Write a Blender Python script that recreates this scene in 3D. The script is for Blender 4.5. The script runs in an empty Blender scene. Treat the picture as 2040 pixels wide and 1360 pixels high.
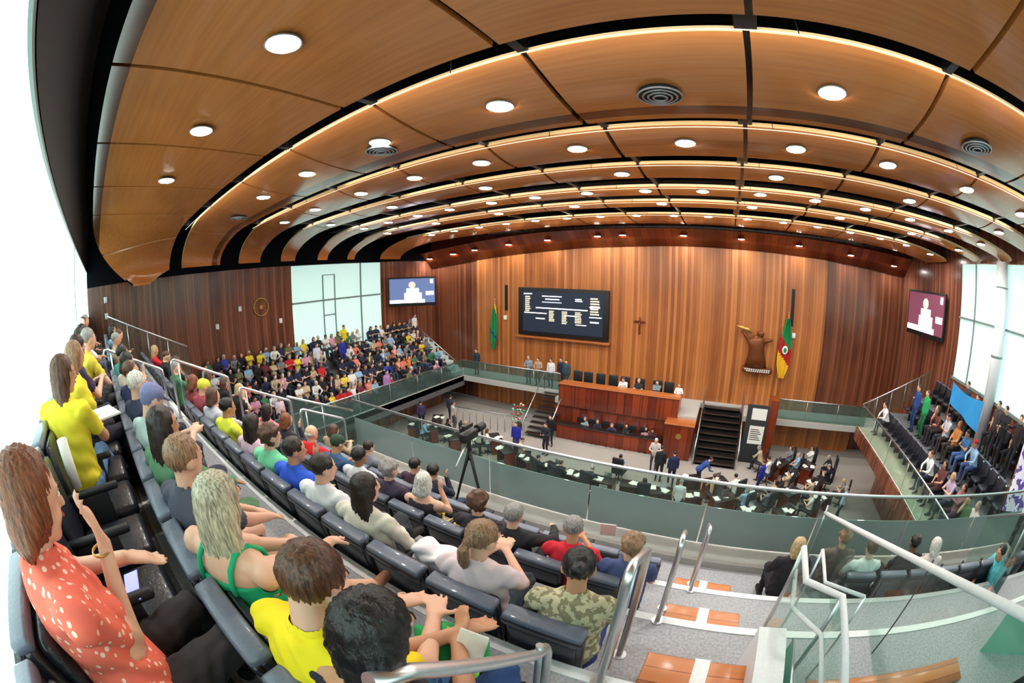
import bpy, bmesh, math, random
import numpy as np
from mathutils import Vector, Matrix
SC = bpy.context.scene
COL = SC.collection
E = 8.6            # height of the photographer's eye above the chamber floor; lengths below are given relative to the eye
PI = math.pi

# ------------------------------------------------------------------ camera, world, exposure
cd = bpy.data.cameras.new('camera'); cam = bpy.data.objects.new('camera', cd); COL.objects.link(cam)
cd.type = 'PANO'
cd.panorama_type = 'FISHEYE_EQUISOLID'
cd.fisheye_lens = 819.0 / 2040 * 36
cd.fisheye_fov = math.radians(200)
cd.sensor_fit = 'HORIZONTAL'; cd.sensor_width = 36; cd.sensor_height = 24
cd.clip_start = 0.02; cd.clip_end = 200
cam.location = (0, 0, E)
cam.rotation_euler = (math.radians(90 - 10.4), 0, math.radians(30))
SC.camera = cam
SC.view_settings.view_transform = 'Standard'; SC.view_settings.look = 'None'
SC.view_settings.gamma = 1; SC.view_settings.use_curve_mapping = False
SC.view_settings.exposure = 0.72
wd = bpy.data.worlds.new('world'); SC.world = wd; wd.use_nodes = True
wd.node_tree.nodes['Background'].inputs[0].default_value = (0.8, 0.9, 1, 1)
wd.node_tree.nodes['Background'].inputs[1].default_value = 0.05
cy = SC.cycles
cy.max_bounces = 6; cy.diffuse_bounces = 3; cy.glossy_bounces = 3; cy.transmission_bounces = 4; cy.transparent_max_bounces = 10
cy.caustics_reflective = False; cy.caustics_refractive = False
cy.sample_clamp_indirect = 4; cy.use_adaptive_sampling = True; cy.adaptive_threshold = 0.03
cy.use_denoising = True
try: cy.denoiser = 'OPENIMAGEDENOISE'
except Exception: pass

STRIP_W = 8.0     # one length of strip lamp in the ceiling gaps
LAMP_W = 62.0      # one ceiling downlight
DAY = 1.7          # daylight through the frosted blinds

# ------------------------------------------------------------------ materials
MATS = {}
def nt(name):
    m = bpy.data.materials.new(name); m.use_nodes = True
    return m, m.node_tree.nodes, m.node_tree.links, m.node_tree.nodes['Principled BSDF']
def srgb(c):
    return tuple(((x / 255) / 12.92 if x / 255 <= .04045 else (((x / 255) + .055) / 1.055) ** 2.4) for x in c)
def plain(name, rgb, rough=.5, metal=0, coat=0, bump=0, bscale=40, var=0, spec=.5):
    if name in MATS: return MATS[name]
    m, n, l, b = nt(name); c = srgb(rgb)
    b.inputs['Roughness'].default_value = rough; b.inputs['Metallic'].default_value = metal
    b.inputs['Coat Weight'].default_value = coat; b.inputs['Specular IOR Level'].default_value = spec
    tc = n.new('ShaderNodeTexCoord'); no = n.new('ShaderNodeTexNoise'); no.inputs['Scale'].default_value = bscale
    l.new(tc.outputs['Object'], no.inputs['Vector'])
    mx = n.new('ShaderNodeMix'); mx.data_type = 'RGBA'; v = var or .08
    mx.inputs[6].default_value = (*[x * (1 - v) for x in c], 1); mx.inputs[7].default_value = (*[min(1, x * (1 + v)) for x in c], 1)
    l.new(no.outputs['Fac'], mx.inputs[0]); l.new(mx.outputs[2], b.inputs['Base Color'])
    if bump:
        bp = n.new('ShaderNodeBump'); bp.inputs['Strength'].default_value = bump; bp.inputs['Distance'].default_value = .01
        l.new(no.outputs['Fac'], bp.inputs['Height']); l.new(bp.outputs['Normal'], b.inputs['Normal'])
    MATS[name] = m; return m
def wood(name, c1, c2, axis='x', w=.14, rough=.35, coat=.2, grain=.5, c3=None, along='z'):
    """boards: w wide counted along axis, each its own tone, grain along the board"""
    m, n, l, b = nt(name)
    tc = n.new('ShaderNodeTexCoord'); sp = n.new('ShaderNodeSeparateXYZ'); l.new(tc.outputs['Object'], sp.inputs[0])
    ai = 'xyz'.index(axis)
    dv = n.new('ShaderNodeMath'); dv.operation = 'DIVIDE'; dv.inputs[1].default_value = w; l.new(sp.outputs[ai], dv.inputs[0])
    fl = n.new('ShaderNodeMath'); fl.operation = 'FLOOR'; l.new(dv.outputs[0], fl.inputs[0])
    wn = n.new('ShaderNodeTexWhiteNoise'); wn.noise_dimensions = '1D'; l.new(fl.outputs[0], wn.inputs['W'])
    mp = n.new('ShaderNodeMapping'); l.new(tc.outputs['Object'], mp.inputs[0])
    sc = [18, 18, 18]; sc['xyz'.index(along)] = .7; mp.inputs['Scale'].default_value = sc
    no = n.new('ShaderNodeTexNoise'); no.inputs['Scale'].default_value = 1; no.inputs['Detail'].default_value = 4; l.new(mp.outputs[0], no.inputs['Vector'])
    big = n.new('ShaderNodeTexNoise'); big.inputs['Scale'].default_value = .35; l.new(tc.outputs['Object'], big.inputs['Vector'])
    a = n.new('ShaderNodeMath'); a.operation = 'MULTIPLY'; a.inputs[1].default_value = grain; l.new(no.outputs['Fac'], a.inputs[0])
    s = n.new('ShaderNodeMath'); s.operation = 'MULTIPLY_ADD'; s.inputs[1].default_value = .55; l.new(wn.outputs['Value'], s.inputs[0]); l.new(a.outputs[0], s.inputs[2])
    s2 = n.new('ShaderNodeMath'); s2.operation = 'MULTIPLY_ADD'; s2.inputs[1].default_value = .5; l.new(big.outputs['Fac'], s2.inputs[0]); l.new(s.outputs[0], s2.inputs[2])
    r = n.new('ShaderNodeValToRGB'); l.new(s2.outputs[0], r.inputs[0])
    r.color_ramp.elements[0].position = .3; r.color_ramp.elements[0].color = (*srgb(c1), 1)
    r.color_ramp.elements[1].position = 1.0; r.color_ramp.elements[1].color = (*srgb(c2), 1)
    fr = n.new('ShaderNodeMath'); fr.operation = 'FRACT'; l.new(dv.outputs[0], fr.inputs[0])
    gr = n.new('ShaderNodeMath'); gr.operation = 'GREATER_THAN'; gr.inputs[1].default_value = .95; l.new(fr.outputs[0], gr.inputs[0])
    mx = n.new('ShaderNodeMix'); mx.data_type = 'RGBA'; mx.inputs[7].default_value = (*[x * .45 for x in srgb(c1)], 1)
    l.new(gr.outputs[0], mx.inputs[0]); l.new(r.outputs[0], mx.inputs[6]); l.new(mx.outputs[2], b.inputs['Base Color'])
    b.inputs['Roughness'].default_value = rough; b.inputs['Coat Weight'].default_value = coat; b.inputs['Coat Roughness'].default_value = .15
    MATS[name] = m; return m
def emis(name, rgb, strength, diff=None):
    m, n, l, b = nt(name); c = (*srgb(rgb), 1)
    b.inputs['Base Color'].default_value = (*srgb(diff or rgb), 1); b.inputs['Emission Color'].default_value = c
    b.inputs['Emission Strength'].default_value = strength; b.inputs['Roughness'].default_value = .6
    MATS[name] = m; return m
def glass(name, tint, tr, rough=.03, refl=.12):
    """thin sheet: mostly see-through with a weak mirror; tr = share seen through"""
    m, n, l, b = nt(name); out = [x for x in n if x.type == 'OUTPUT_MATERIAL'][0]
    t = n.new('ShaderNodeBsdfTransparent'); t.inputs[0].default_value = (*srgb(tint), 1)
    g = n.new('ShaderNodeBsdfGlossy'); g.inputs['Roughness'].default_value = rough
    d = n.new('ShaderNodeBsdfDiffuse'); d.inputs[0].default_value = (*srgb(tint), 1)
    f = n.new('ShaderNodeFresnel'); ge = n.new('ShaderNodeNewGeometry'); io = n.new('ShaderNodeMapRange')
    io.inputs['To Min'].default_value = 1.38; io.inputs['To Max'].default_value = 1 / 1.38; l.new(ge.outputs['Backfacing'], io.inputs['Value']); l.new(io.outputs[0], f.inputs[0])
    m1 = n.new('ShaderNodeMixShader'); m1.inputs[0].default_value = 1 - tr; l.new(t.outputs[0], m1.inputs[1]); l.new(d.outputs[0], m1.inputs[2])
    m2 = n.new('ShaderNodeMixShader'); l.new(f.outputs[0], m2.inputs[0]); l.new(m1.outputs[0], m2.inputs[1]); l.new(g.outputs[0], m2.inputs[2])
    l.new(m2.outputs[0], out.inputs['Surface']); MATS[name] = m; return m
def carpet(name, c1, c2, sc=18):
    m, n, l, b = nt(name); tc = n.new('ShaderNodeTexCoord')
    no = n.new('ShaderNodeTexNoise'); no.inputs['Scale'].default_value = sc; no.inputs['Detail'].default_value = 6; l.new(tc.outputs['Object'], no.inputs['Vector'])
    r = n.new('ShaderNodeValToRGB'); l.new(no.outputs['Fac'], r.inputs[0])
    r.color_ramp.elements[0].position = .36; r.color_ramp.elements[0].color = (*srgb(c1), 1)
    r.color_ramp.elements[1].position = .66; r.color_ramp.elements[1].color = (*srgb(c2), 1)
    l.new(r.outputs[0], b.inputs['Base Color']); b.inputs['Roughness'].default_value = .95
    bp = n.new('ShaderNodeBump'); bp.inputs['Strength'].default_value = .3; l.new(no.outputs['Fac'], bp.inputs['Height']); l.new(bp.outputs['Normal'], b.inputs['Normal'])
    MATS[name] = m; return m
def pattern(name, base, spot, sc=40, thr=.35, kind='dots', rough=.8):
    m, n, l, b = nt(name); tc = n.new('ShaderNodeTexCoord')
    if kind == 'dots':
        t = n.new('ShaderNodeTexVoronoi'); t.inputs['Scale'].default_value = sc; o = t.outputs['Distance']
        c = n.new('ShaderNodeMath'); c.operation = 'LESS_THAN'; c.inputs[1].default_value = thr
    elif kind == 'camo':
        t = n.new('ShaderNodeTexNoise'); t.inputs['Scale'].default_value = sc; t.inputs['Detail'].default_value = 3; o = t.outputs['Fac']
        c = n.new('ShaderNodeMath'); c.operation = 'GREATER_THAN'; c.inputs[1].default_value = thr
    else:
        t = n.new('ShaderNodeTexWave'); t.inputs['Scale'].default_value = sc; t.inputs['Distortion'].default_value = .4; t.bands_direction = kind; o = t.outputs['Fac']
        c = n.new('ShaderNodeMath'); c.operation = 'GREATER_THAN'; c.inputs[1].default_value = thr
    l.new(tc.outputs['Object'], t.inputs['Vector']); l.new(o, c.inputs[0])
    mx = n.new('ShaderNodeMix'); mx.data_type = 'RGBA'; mx.inputs[6].default_value = (*srgb(base), 1); mx.inputs[7].default_value = (*srgb(spot), 1)
    l.new(c.outputs[0], mx.inputs[0]); l.new(mx.outputs[2], b.inputs['Base Color']); b.inputs['Roughness'].default_value = rough
    MATS[name] = m; return m

wood('panel_wood', (126, 62, 26), (204, 128, 68), 'x', .17, .36, .25, .45)
wood('dark_wood', (58, 26, 15), (136, 80, 54), 'x', .15, .28, .35, .5)
wood('dark_wood_side', (62, 28, 18), (144, 88, 66), 'y', .15, .26, .4, .5)
wood('bench_wood', (88, 26, 12), (150, 62, 28), 'x', .4, .3, .3, .4)
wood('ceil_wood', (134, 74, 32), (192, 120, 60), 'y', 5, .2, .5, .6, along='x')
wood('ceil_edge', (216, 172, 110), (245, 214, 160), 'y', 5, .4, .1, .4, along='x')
wood('step_wood', (150, 74, 28), (208, 126, 64), 'y', .12, .35, .3, .5, along='x')
plain('void', (9, 11, 18), .9, spec=.15); plain('track', (7, 8, 12), .4)
plain('charcoal', (44, 46, 50), .8); plain('greywall', (70, 72, 76), .7)
plain('white_paint', (228, 232, 236), .6); plain('nosing', (240, 243, 247), .45)
plain('steel', (222, 226, 230), .34, metal=1); plain('steel_dull', (170, 175, 180), .4, metal=.9)
plain('leather', (38, 41, 50), .34, coat=.25, bump=.25, bscale=60); plain('leather_sheen', (104, 112, 130), .4, coat=.2, bump=.2, bscale=60)  # second leather: sheen on the seat tops, painted in as a lighter grey
plain('leather_dull', (26, 28, 34), .55); plain('plastic', (24, 24, 28), .5); plain('rubber', (14, 14, 16), .7)
plain('concrete', (176, 174, 170), .8, var=.15, bscale=4); plain('slab', (188, 188, 184), .6)
carpet('carpet', (158, 161, 168), (188, 191, 196), 45); carpet('carpet_dark', (78, 78, 82), (104, 104, 108), 40); carpet('pit_carpet', (150, 144, 138), (172, 166, 160), 30)
emis('blind', (212, 246, 240), DAY, (200, 220, 216)); emis('blind_side', (192, 234, 226), .42, (200, 220, 216)); plain('mullion', (120, 136, 134), .5)
glass('clear_glass', (238, 248, 244), .985); glass('teal_glass', (190, 214, 210), .92); glass('sea_glass', (176, 232, 216), .6)
glass('pit_glass', (226, 240, 236), .975)
plain('frost', (138, 158, 156), .3, coat=.5, var=.15, bscale=1.0)
plain('paper', (238, 238, 232), .8); plain('black', (12, 12, 14), .6); plain('desk', (34, 24, 24), .4, coat=.3); plain('brass', (206, 164, 90), .35, metal=.8)
plain('bronze', (120, 66, 34), .35, metal=.5); plain('beige', (176, 172, 152), .7)
emis('lampglow', (255, 250, 240), 60); emis('striplight', (255, 232, 196), .8); emis('scr_dark', (14, 22, 34), 1.2); emis('scr_white', (238, 240, 250), 1.3); emis('scr_cream', (226, 206, 160), 1.1)
emis('scr_blue', (70, 84, 120), 1.2); emis('scr_plum', (88, 44, 60), 1.2); emis('scr_skin', (206, 160, 150), 1.1); emis('phone_glow', (120, 120, 250), 1.6)
emis('scr_grey', (150, 160, 180), 1.1)

# ------------------------------------------------------------------ mesh building
class MB:
    def __init__(s): s.v = []; s.f = []; s.m = []; s.sm = []
    def add(s, vs, fs, mi=0, smooth=False):
        o = len(s.v); s.v += [tuple(map(float, v)) for v in vs]
        for f in fs: s.f.append(tuple(i + o for i in f)); s.m.append(mi); s.sm.append(smooth)
        return s
    def box(s, x0, x1, y0, y1, z0, z1, mi=0, M=None):
        vs = [(x, y, z) for z in (z0, z1) for y in (y0, y1) for x in (x0, x1)]
        if M is not None: vs = [tuple(M @ Vector(v)) for v in vs]
        return s.add(vs, [(0, 2, 3, 1), (4, 5, 7, 6), (0, 1, 5, 4), (2, 6, 7, 3), (0, 4, 6, 2), (1, 3, 7, 5)], mi)
    def rbox(s, x0, x1, y0, y1, z0, z1, r=.02, mi=0, M=None, seg=2):
        bm = bmesh.new(); bmesh.ops.create_cube(bm, size=1)
        for v in bm.verts: v.co = Vector(((x0 + x1) / 2 + v.co.x * (x1 - x0), (y0 + y1) / 2 + v.co.y * (y1 - y0), (z0 + z1) / 2 + v.co.z * (z1 - z0)))
        bmesh.ops.bevel(bm, geom=bm.edges[:], offset=min(r, .49 * min(x1 - x0, y1 - y0, z1 - z0)), segments=seg, affect='EDGES', profile=.5)
        bm.verts.index_update(); vs = [v.co.copy() for v in bm.verts]
        if M is not None: vs = [M @ v for v in vs]
        fs = [[v.index for v in f.verts] for f in bm.faces]; bm.free()
        return s.add(vs, fs, mi, True)
    def tube(s, pts, r, n=8, mi=0, cap=True):
        pts = [Vector(p) for p in pts]; rr = r if isinstance(r, (list, tuple)) else [r] * len(pts); vs = []; fs = []; up = None
        for i, p in enumerate(pts):
            d = (pts[min(i + 1, len(pts) - 1)] - pts[max(i - 1, 0)]); d = d.normalized() if d.length > 1e-9 else Vector((0, 0, 1))
            if up is None: up = d.orthogonal().normalized()
            up = (up - d * up.dot(d)); up = up.normalized() if up.length > 1e-6 else d.orthogonal().normalized()
            w = d.cross(up)
            for k in range(n):
                a = 2 * PI * k / n; vs.append(p + (up * math.cos(a) + w * math.sin(a)) * rr[i])
        for i in range(len(pts) - 1):
            for k in range(n): fs.append((i * n + k, i * n + (k + 1) % n, (i + 1) * n + (k + 1) % n, (i + 1) * n + k))
        s.add(vs, fs, mi, True)
        if cap:
            o = len(s.v) - len(vs); s.f.append(tuple(o + k for k in reversed(range(n)))); s.m.append(mi); s.sm.append(False)
            s.f.append(tuple(o + (len(pts) - 1) * n + k for k in range(n))); s.m.append(mi); s.sm.append(False)
        return s
    def loft(s, rings, n=14, mi=0, caps=True):
        """rings: (centre, u vector with length, v vector with length)"""
        vs = []; fs = []
        for c, u, v in rings:
            c = Vector(c); u = Vector(u); v = Vector(v)
            for k in range(n):
                a = 2 * PI * k / n; vs.append(c + u * math.cos(a) + v * math.sin(a))
        R = len(rings)
        for i in range(R - 1):
            for k in range(n): fs.append((i * n + k, i * n + (k + 1) % n, (i + 1) * n + (k + 1) % n, (i + 1) * n + k))
        if caps: fs.append(tuple(reversed(range(n)))); fs.append(tuple((R - 1) * n + k for k in range(n)))
        return s.add(vs, fs, mi, True)
    def ell(s, c, r, M=None, mi=0, nu=12, nv=8):
        """ellipsoid; M is a 3x3 whose columns are its axes"""
        c = Vector(c); M = M or Matrix.Identity(3); vs = [c + M @ Vector((0, 0, -r[2]))]; fs = []
        for j in range(1, nv):
            t = -PI / 2 + PI * j / nv
            for k in range(nu):
                a = 2 * PI * k / nu; vs.append(c + M @ Vector((r[0] * math.cos(t) * math.cos(a), r[1] * math.cos(t) * math.sin(a), r[2] * math.sin(t))))
        vs.append(c + M @ Vector((0, 0, r[2])))
        for k in range(nu): fs.append((0, 1 + (k + 1) % nu, 1 + k))
        for j in range(nv - 2):
            for k in range(nu): fs.append((1 + j * nu + k, 1 + j * nu + (k + 1) % nu, 1 + (j + 1) * nu + (k + 1) % nu, 1 + (j + 1) * nu + k))
        e = len(vs) - 1
        for k in range(nu): fs.append((e, 1 + (nv - 2) * nu + k, 1 + (nv - 2) * nu + (k + 1) % nu))
        return s.add(vs, fs, mi, True)
    def cap(s, a, b, ra, rb, n=10, mi=0):
        """capsule that tapers from ra to rb"""
        a = Vector(a); b = Vector(b); d = b - a
        if d.length < 1e-6: return s.ell(a, (ra, ra, ra), mi=mi)
        d = d.normalized(); u = d.orthogonal().normalized(); w = d.cross(u); rings = []
        for t in (-80, -50, -20): rings.append((a + d * ra * math.sin(math.radians(t)), u * ra * math.cos(math.radians(t)), w * ra * math.cos(math.radians(t))))
        for t in (20, 50, 80): rings.append((b + d * rb * math.sin(math.radians(t)), u * rb * math.cos(math.radians(t)), w * rb * math.cos(math.radians(t))))
        return s.loft(rings, n, mi)
    def mesh(s, name, mats):
        me = bpy.data.meshes.new(name); me.from_pydata(s.v, [], s.f)
        for m in mats: me.materials.append(MATS[m] if isinstance(m, str) else m)
        me.polygons.foreach_set('material_index', s.m); me.polygons.foreach_set('use_smooth', s.sm); me.update()
        return me
    def obj(s, name, mats, parent=None, loc=None, rz=0):
        if isinstance(mats, str) or not isinstance(mats, (list, tuple)): mats = [mats]
        o = bpy.data.objects.new(name, s.mesh(name, mats)); COL.objects.link(o)
        if parent is not None: o.parent = parent
        if loc is not None: o.location = (loc[0], loc[1], loc[2] + (E if parent is None else 0))
        elif parent is None: o.location = (0, 0, E)
        o.rotation_euler = (0, 0, rz); return o
def tag(o, label=None, cat=None, group=None, kind=None):
    if label: o['label'] = label
    if cat: o['category'] = cat
    if group: o['group'] = group
    if kind: o['kind'] = kind
    return o
def empty(name, loc, label, cat, group=None, rz=0, kind=None):
    o = bpy.data.objects.new(name, None); COL.objects.link(o); o.location = (loc[0], loc[1], loc[2] + E); o.rotation_euler = (0, 0, rz); o.empty_display_size = .1
    return tag(o, label, cat, group, kind)
def struct(mb, name, mats, label, cat, loc=None): return tag(mb.obj(name, mats, None, loc), label, cat, None, 'structure')
KIDS = {}
def dup(root, loc, rz=0, label=None, group=None):
    def cp(o, par):
        c = o.copy(); COL.objects.link(c); c.parent = par
        for ch in o.children: cp(ch, c)
        return c
    r = cp(root, None); r.location = (loc[0], loc[1], loc[2] + E); r.rotation_euler = (0, 0, rz)
    if label: r['label'] = label
    if group: r['group'] = group
    return r

ORD = ['first', 'second', 'third', 'fourth', 'fifth', 'sixth', 'seventh', 'eighth', 'ninth', 'tenth', 'eleventh', 'twelfth', 'thirteenth', 'fourteenth', 'fifteenth', 'sixteenth', 'seventeenth', 'eighteenth', 'nineteenth', 'twentieth', 'twenty-first', 'twenty-second', 'twenty-third', 'twenty-fourth', 'twenty-fifth', 'twenty-sixth', 'twenty-seventh', 'twenty-eighth', 'twenty-ninth', 'thirtieth']

# ------------------------------------------------------------------ room dimensions
XL, XR, YF, YB = -18.8, 10.8, 21.5, -.62
STG, PIT = -6.67, -8.6
FL = {1: -1.52, 2: -1.845, 3: -2.488, 4: -3.131, 5: -3.774}      # floors of the rear gallery tiers
ED = {0: YB, 1: .056, 2: 1.17, 3: 2.285, 4: 3.40, 5: 4.95}         # front edges of the tiers

# pit, stage, walls
struct(MB().box(XL, XR + .4, 4.2, YF, PIT - .3, PIT), 'floor', 'pit_carpet', 'taupe carpeted floor of the sunken debating chamber', 'floor')
m = MB()
m.box(-15.0, 5.73, YF, YF + .3, PIT, 3.1)
struct(m, 'wall_front', 'panel_wood', 'tall orange-brown board wall behind the president bench', 'wall')
struct(MB().box(XL - .3, -15.0, YF + .06, YF + .4, PIT, 3.1), 'wall_front', 'dark_wood', 'dark wood wall left of the bright board wall', 'wall')
struct(MB().box(5.73, XR + .3, YF + .06, YF + .4, PIT, 3.1), 'wall_front', 'dark_wood', 'dark wood wall right of the bright board wall', 'wall')
m = MB(); m.box(XL - .3, XL, -.9, 10.4, PIT, .48); m.box(XL - .3, XL, 16.72, YF + .2, PIT, .48); m.box(XL - .3, XL, 10.4, 16.72, PIT, -5.2); struct(MB().box(XL - .3, XL, -.9, YF + .2, .48, 3.1), 'wall_left', 'void', 'black band of wall above the left wood boards', 'wall')
struct(m, 'wall_left', 'dark_wood_side', 'dark red-brown board wall beside the left gallery', 'wall')
m = MB(); m.box(XR, XR + .3, 14.9, YF + .2, PIT, 3.1); m.box(XR, XR + .3, -.9, 14.9, PIT, -2.75); m.box(XR, XR + .3, -.9, 14.9, 1.56, 3.1)
struct(m, 'wall_right', ['dark_wood_side'], 'dark wood wall around the right gallery windows', 'wall')
struct(MB().box(XL, XR, YB - .25, YB, 1.1, 3.1), 'wall_rear', 'charcoal', 'charcoal strip of wall above the bright rear blinds', 'wall')
struct(MB().box(XL, XR, YB - .25, YB, PIT, -.64), 'wall_rear', 'greywall', 'grey wall behind the last row of seats', 'wall')
def window(name, mk, label, panes, frames, matw):
    t = empty(name, (0, 0, 0), label, 'window', kind='structure')
    p = MB(); [p.box(*b) for b in panes]; p.obj('blind', matw, t, (0, 0, 0))
    f = MB(); [f.box(*b) for b in frames]; f.obj('frame', 'mullion', t, (0, 0, 0))
    return t
fr = [(XL, -18.72, 10.4, 16.72, -1.5, -1.42)] + [(XL, -18.73, y - .03, y + .03, -5.2, .45) for y in (15.1,)] + [(XL, -18.73, y - .02, y + .02, -5.2, -.1) for y in (12.4, 13.2)] + [(XL, -18.72, 12.4, 13.2, -.14, -.1), (XL, -18.72, 12.4, 13.2, -2.3, -2.25)]
window('window_1', None, 'pale frosted blinds over the left gallery', [(XL - .1, XL - .02, 10.4, 16.72, -5.2, .45)], fr, 'blind_side')
fr = [(XR - .05, XR, -.6, 14.9, -.48, -.41), (XR - .05, XR, -.6, 14.9, -2.8, -2.7)] + [(XR - .05, XR, y - .03, y + .03, -2.75, 1.56) for y in (13.6, 8.9, 6.8, 4.7, 2.6)]
window('window_2', None, 'tall pale frosted windows along the right gallery', [(XR + .02, XR + .1, -.6, 14.85, -2.75, 1.56)], fr, 'blind_side')
fr = [(x - .012, x + .012, YB - .02, YB, -.64, 1.1) for x in (-9.1, -16.2)] + [(XL, XR, YB - .03, YB, 1.07, 1.12)]
window('window_3', None, 'bright white blinds behind the last row of seats', [(XL, XR, YB - .12, YB - .03, -.64, 1.1)], fr, 'blind')
m = MB(); m.tube([(XR - .28, 11.35, -4.2), (XR - .28, 11.35, 1.56)], .26, 20)
m.tube([(XR - .28, 11.35, -1.34), (XR - .28, 11.35, -1.28)], .275, 20, 1); m.tube([(XR - .28, 11.35, .78), (XR - .28, 11.35, .82)], .275, 20, 1)
struct(m, 'column', ['white_paint', 'mullion'], 'round white column before the right windows', 'column')

# ------------------------------------------------------------------ ceiling
struct(MB().box(XL, XR, YB - .2, YF + .2, 3.0, 3.2), 'ceiling', 'void', 'black ceiling void above the curved wood panels', 'ceiling')
def vault(x): return -.0026 * (x + .8) ** 2
def zc(x, y, z0):
    xs = -11.2 - .25 * max(y, 0); xr = 7.4; z = z0 + vault(x)
    if x < xs: t = min(1, (xs - x) / 2.8)
    if x < xs: ze = .2 + .42 * min(1, max(0, (y - 1.2) / 1.7)); z = ze + (z - ze) * math.sqrt(max(0, 1 - t * t))
    if x > xr: t = min(1, (x - xr) / 3.2); z = 1.58 + (z - 1.58) * math.sqrt(max(0, 1 - t * t))
    return z
PAN = [(-.24, 2.86, 2.25, 2.1), (3.39, 5.15, 2.27, 2.02), (6.08, 7.2, 2.27, 2.08), (8.39, 9.25, 2.25, 2.14), (10.75, 11.45, 2.25, 2.14), (13.0, 13.6, 2.25, 2.14), (16.0, 18.2, 2.25, 2.12)]
SEAM = [-18, -15.8, -13.4, -11, -8.6, -6.3, -4.05, -1.82, .42, 2.75, 5.1, 7.5, 10.6]
where = ['nearest', 'second', 'third', 'fourth', 'fifth', 'sixth', 'seventh']
def panel_strip(k, xa, xb, first):
    y0, y1, zr, zf = PAN[k]; n = max(6 if xa > -11 and xb < 8 else 22, int((xb - xa) / .22)); nt_ = 7; m = MB(); vs = []; fs = []
    left = xa < -13.9
    for i in range(n + 1):
        x = xa + (xb - xa) * i / n
        for j in range(nt_ + 1):
            t = j / nt_
            y = y0 + (y1 - y0) * t
            if left: xe_ = -14.0 - .25 * max(y, 0); x = xb + (xe_ - xb) * (1 - (i / n) ** 1.6)
            zz_ = zr - (zr - zf) * ((1 - (1 - t) ** 2) if k else t); z = zc(x, y, zz_)
            if k == 0 and x < -11: tp = zz_ + vault(x); y += 1.55 * max(0, (tp - z) / (tp - .2)) ** 1.5 * (1 - t)
            vs.append((x, y, z))
    w = nt_ + 1
    for i in range(n):
        for j in range(nt_): fs.append((i * w + j, i * w + j + 1, (i + 1) * w + j + 1, (i + 1) * w + j))
    m.add(vs, fs, 0, True)
    top = [(a, b, c + .07) for a, b, c in vs]; m.add(top, [tuple(reversed(f)) for f in fs], 0, True)
    N = len(vs)
    for i in range(n):
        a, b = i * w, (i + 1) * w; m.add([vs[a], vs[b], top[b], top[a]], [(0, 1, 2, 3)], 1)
        a, b = i * w + w - 1, (i + 1) * w + w - 1; m.add([vs[b], vs[a], top[a], top[b]], [(0, 1, 2, 3)], 0)
    for i in (0, n):
        for j in range(nt_):
            a = i * w + j; q = [vs[a], vs[a + 1], top[a + 1], top[a]]; m.add(q if i == 0 else q[::-1], [(0, 1, 2, 3)], 0)
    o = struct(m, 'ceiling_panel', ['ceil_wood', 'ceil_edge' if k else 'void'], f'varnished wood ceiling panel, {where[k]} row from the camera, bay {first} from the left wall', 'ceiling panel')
    o['group'] = 'curved wood ceiling panels'
for k in range(7):
    xe = -14.0 - .25 * max(PAN[k][0], 0); c = 0
    for a, b in zip(SEAM[:-1], SEAM[1:]):
        a2 = max(a + .035, xe); b2 = b - .035
        if b2 - a2 > .4: c += 1; panel_strip(k, a2, b2, ['first', 'second', 'third', 'fourth', 'fifth', 'sixth', 'seventh', 'eighth', 'ninth', 'tenth', 'eleventh', 'twelfth'][c - 1])
# black tracks running to the front wall, and the dark cross beams in the gaps
for i, x in enumerate(SEAM[1:-1]):
    m = MB(); y = -.2; big = (abs(x - .42) < .01)
    w = .055 if not big else .11
    if x > -13.9: m.box(x - w, x + w, -.2, YF - 1.2, 2.29 + vault(x), 2.42 + vault(x))
    if m.v: tag(m.obj('ceiling_track', 'track'), f'black ceiling track along seam {["a","b","c","d","e","f","g","h","i","j","k"][i]} of the wood panels' if False else ('thick black ceiling track above the aisle steps' if big else f'thin black track in a ceiling seam {abs(x):.0f} metres {"left" if x < 0 else "right"} of the aisle'), 'ceiling track', 'black ceiling tracks', 'structure')
for i, (y0, y1) in enumerate([(2.92, 3.33), (5.3, 6.0), (7.35, 8.3), (9.4, 10.65), (11.6, 12.9), (13.75, 15.9), (18.4, 19.9)]):
    m = MB(); n = 40
    for j in range(n):
        xa = -17 + 26.5 * j / n; xb = -17 + 26.5 * (j + 1) / n
        m.add([(xa, y0, 2.62 + vault(xa)), (xb, y0, 2.62 + vault(xb)), (xb, y1, 2.62 + vault(xb)), (xa, y1, 2.62 + vault(xa)), (xa, y0, 2.8 + vault(xa)), (xb, y0, 2.8 + vault(xb)), (xb, y1, 2.8 + vault(xb)), (xa, y1, 2.8 + vault(xa))], [(0, 3, 2, 1), (4, 5, 6, 7), (0, 1, 5, 4), (2, 3, 7, 6)], 0)
    tag(m.obj('ceiling_beam', 'void'), f'dark recess beam behind the {where[i]} row of ceiling panels', 'ceiling beam', None, 'structure')
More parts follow.
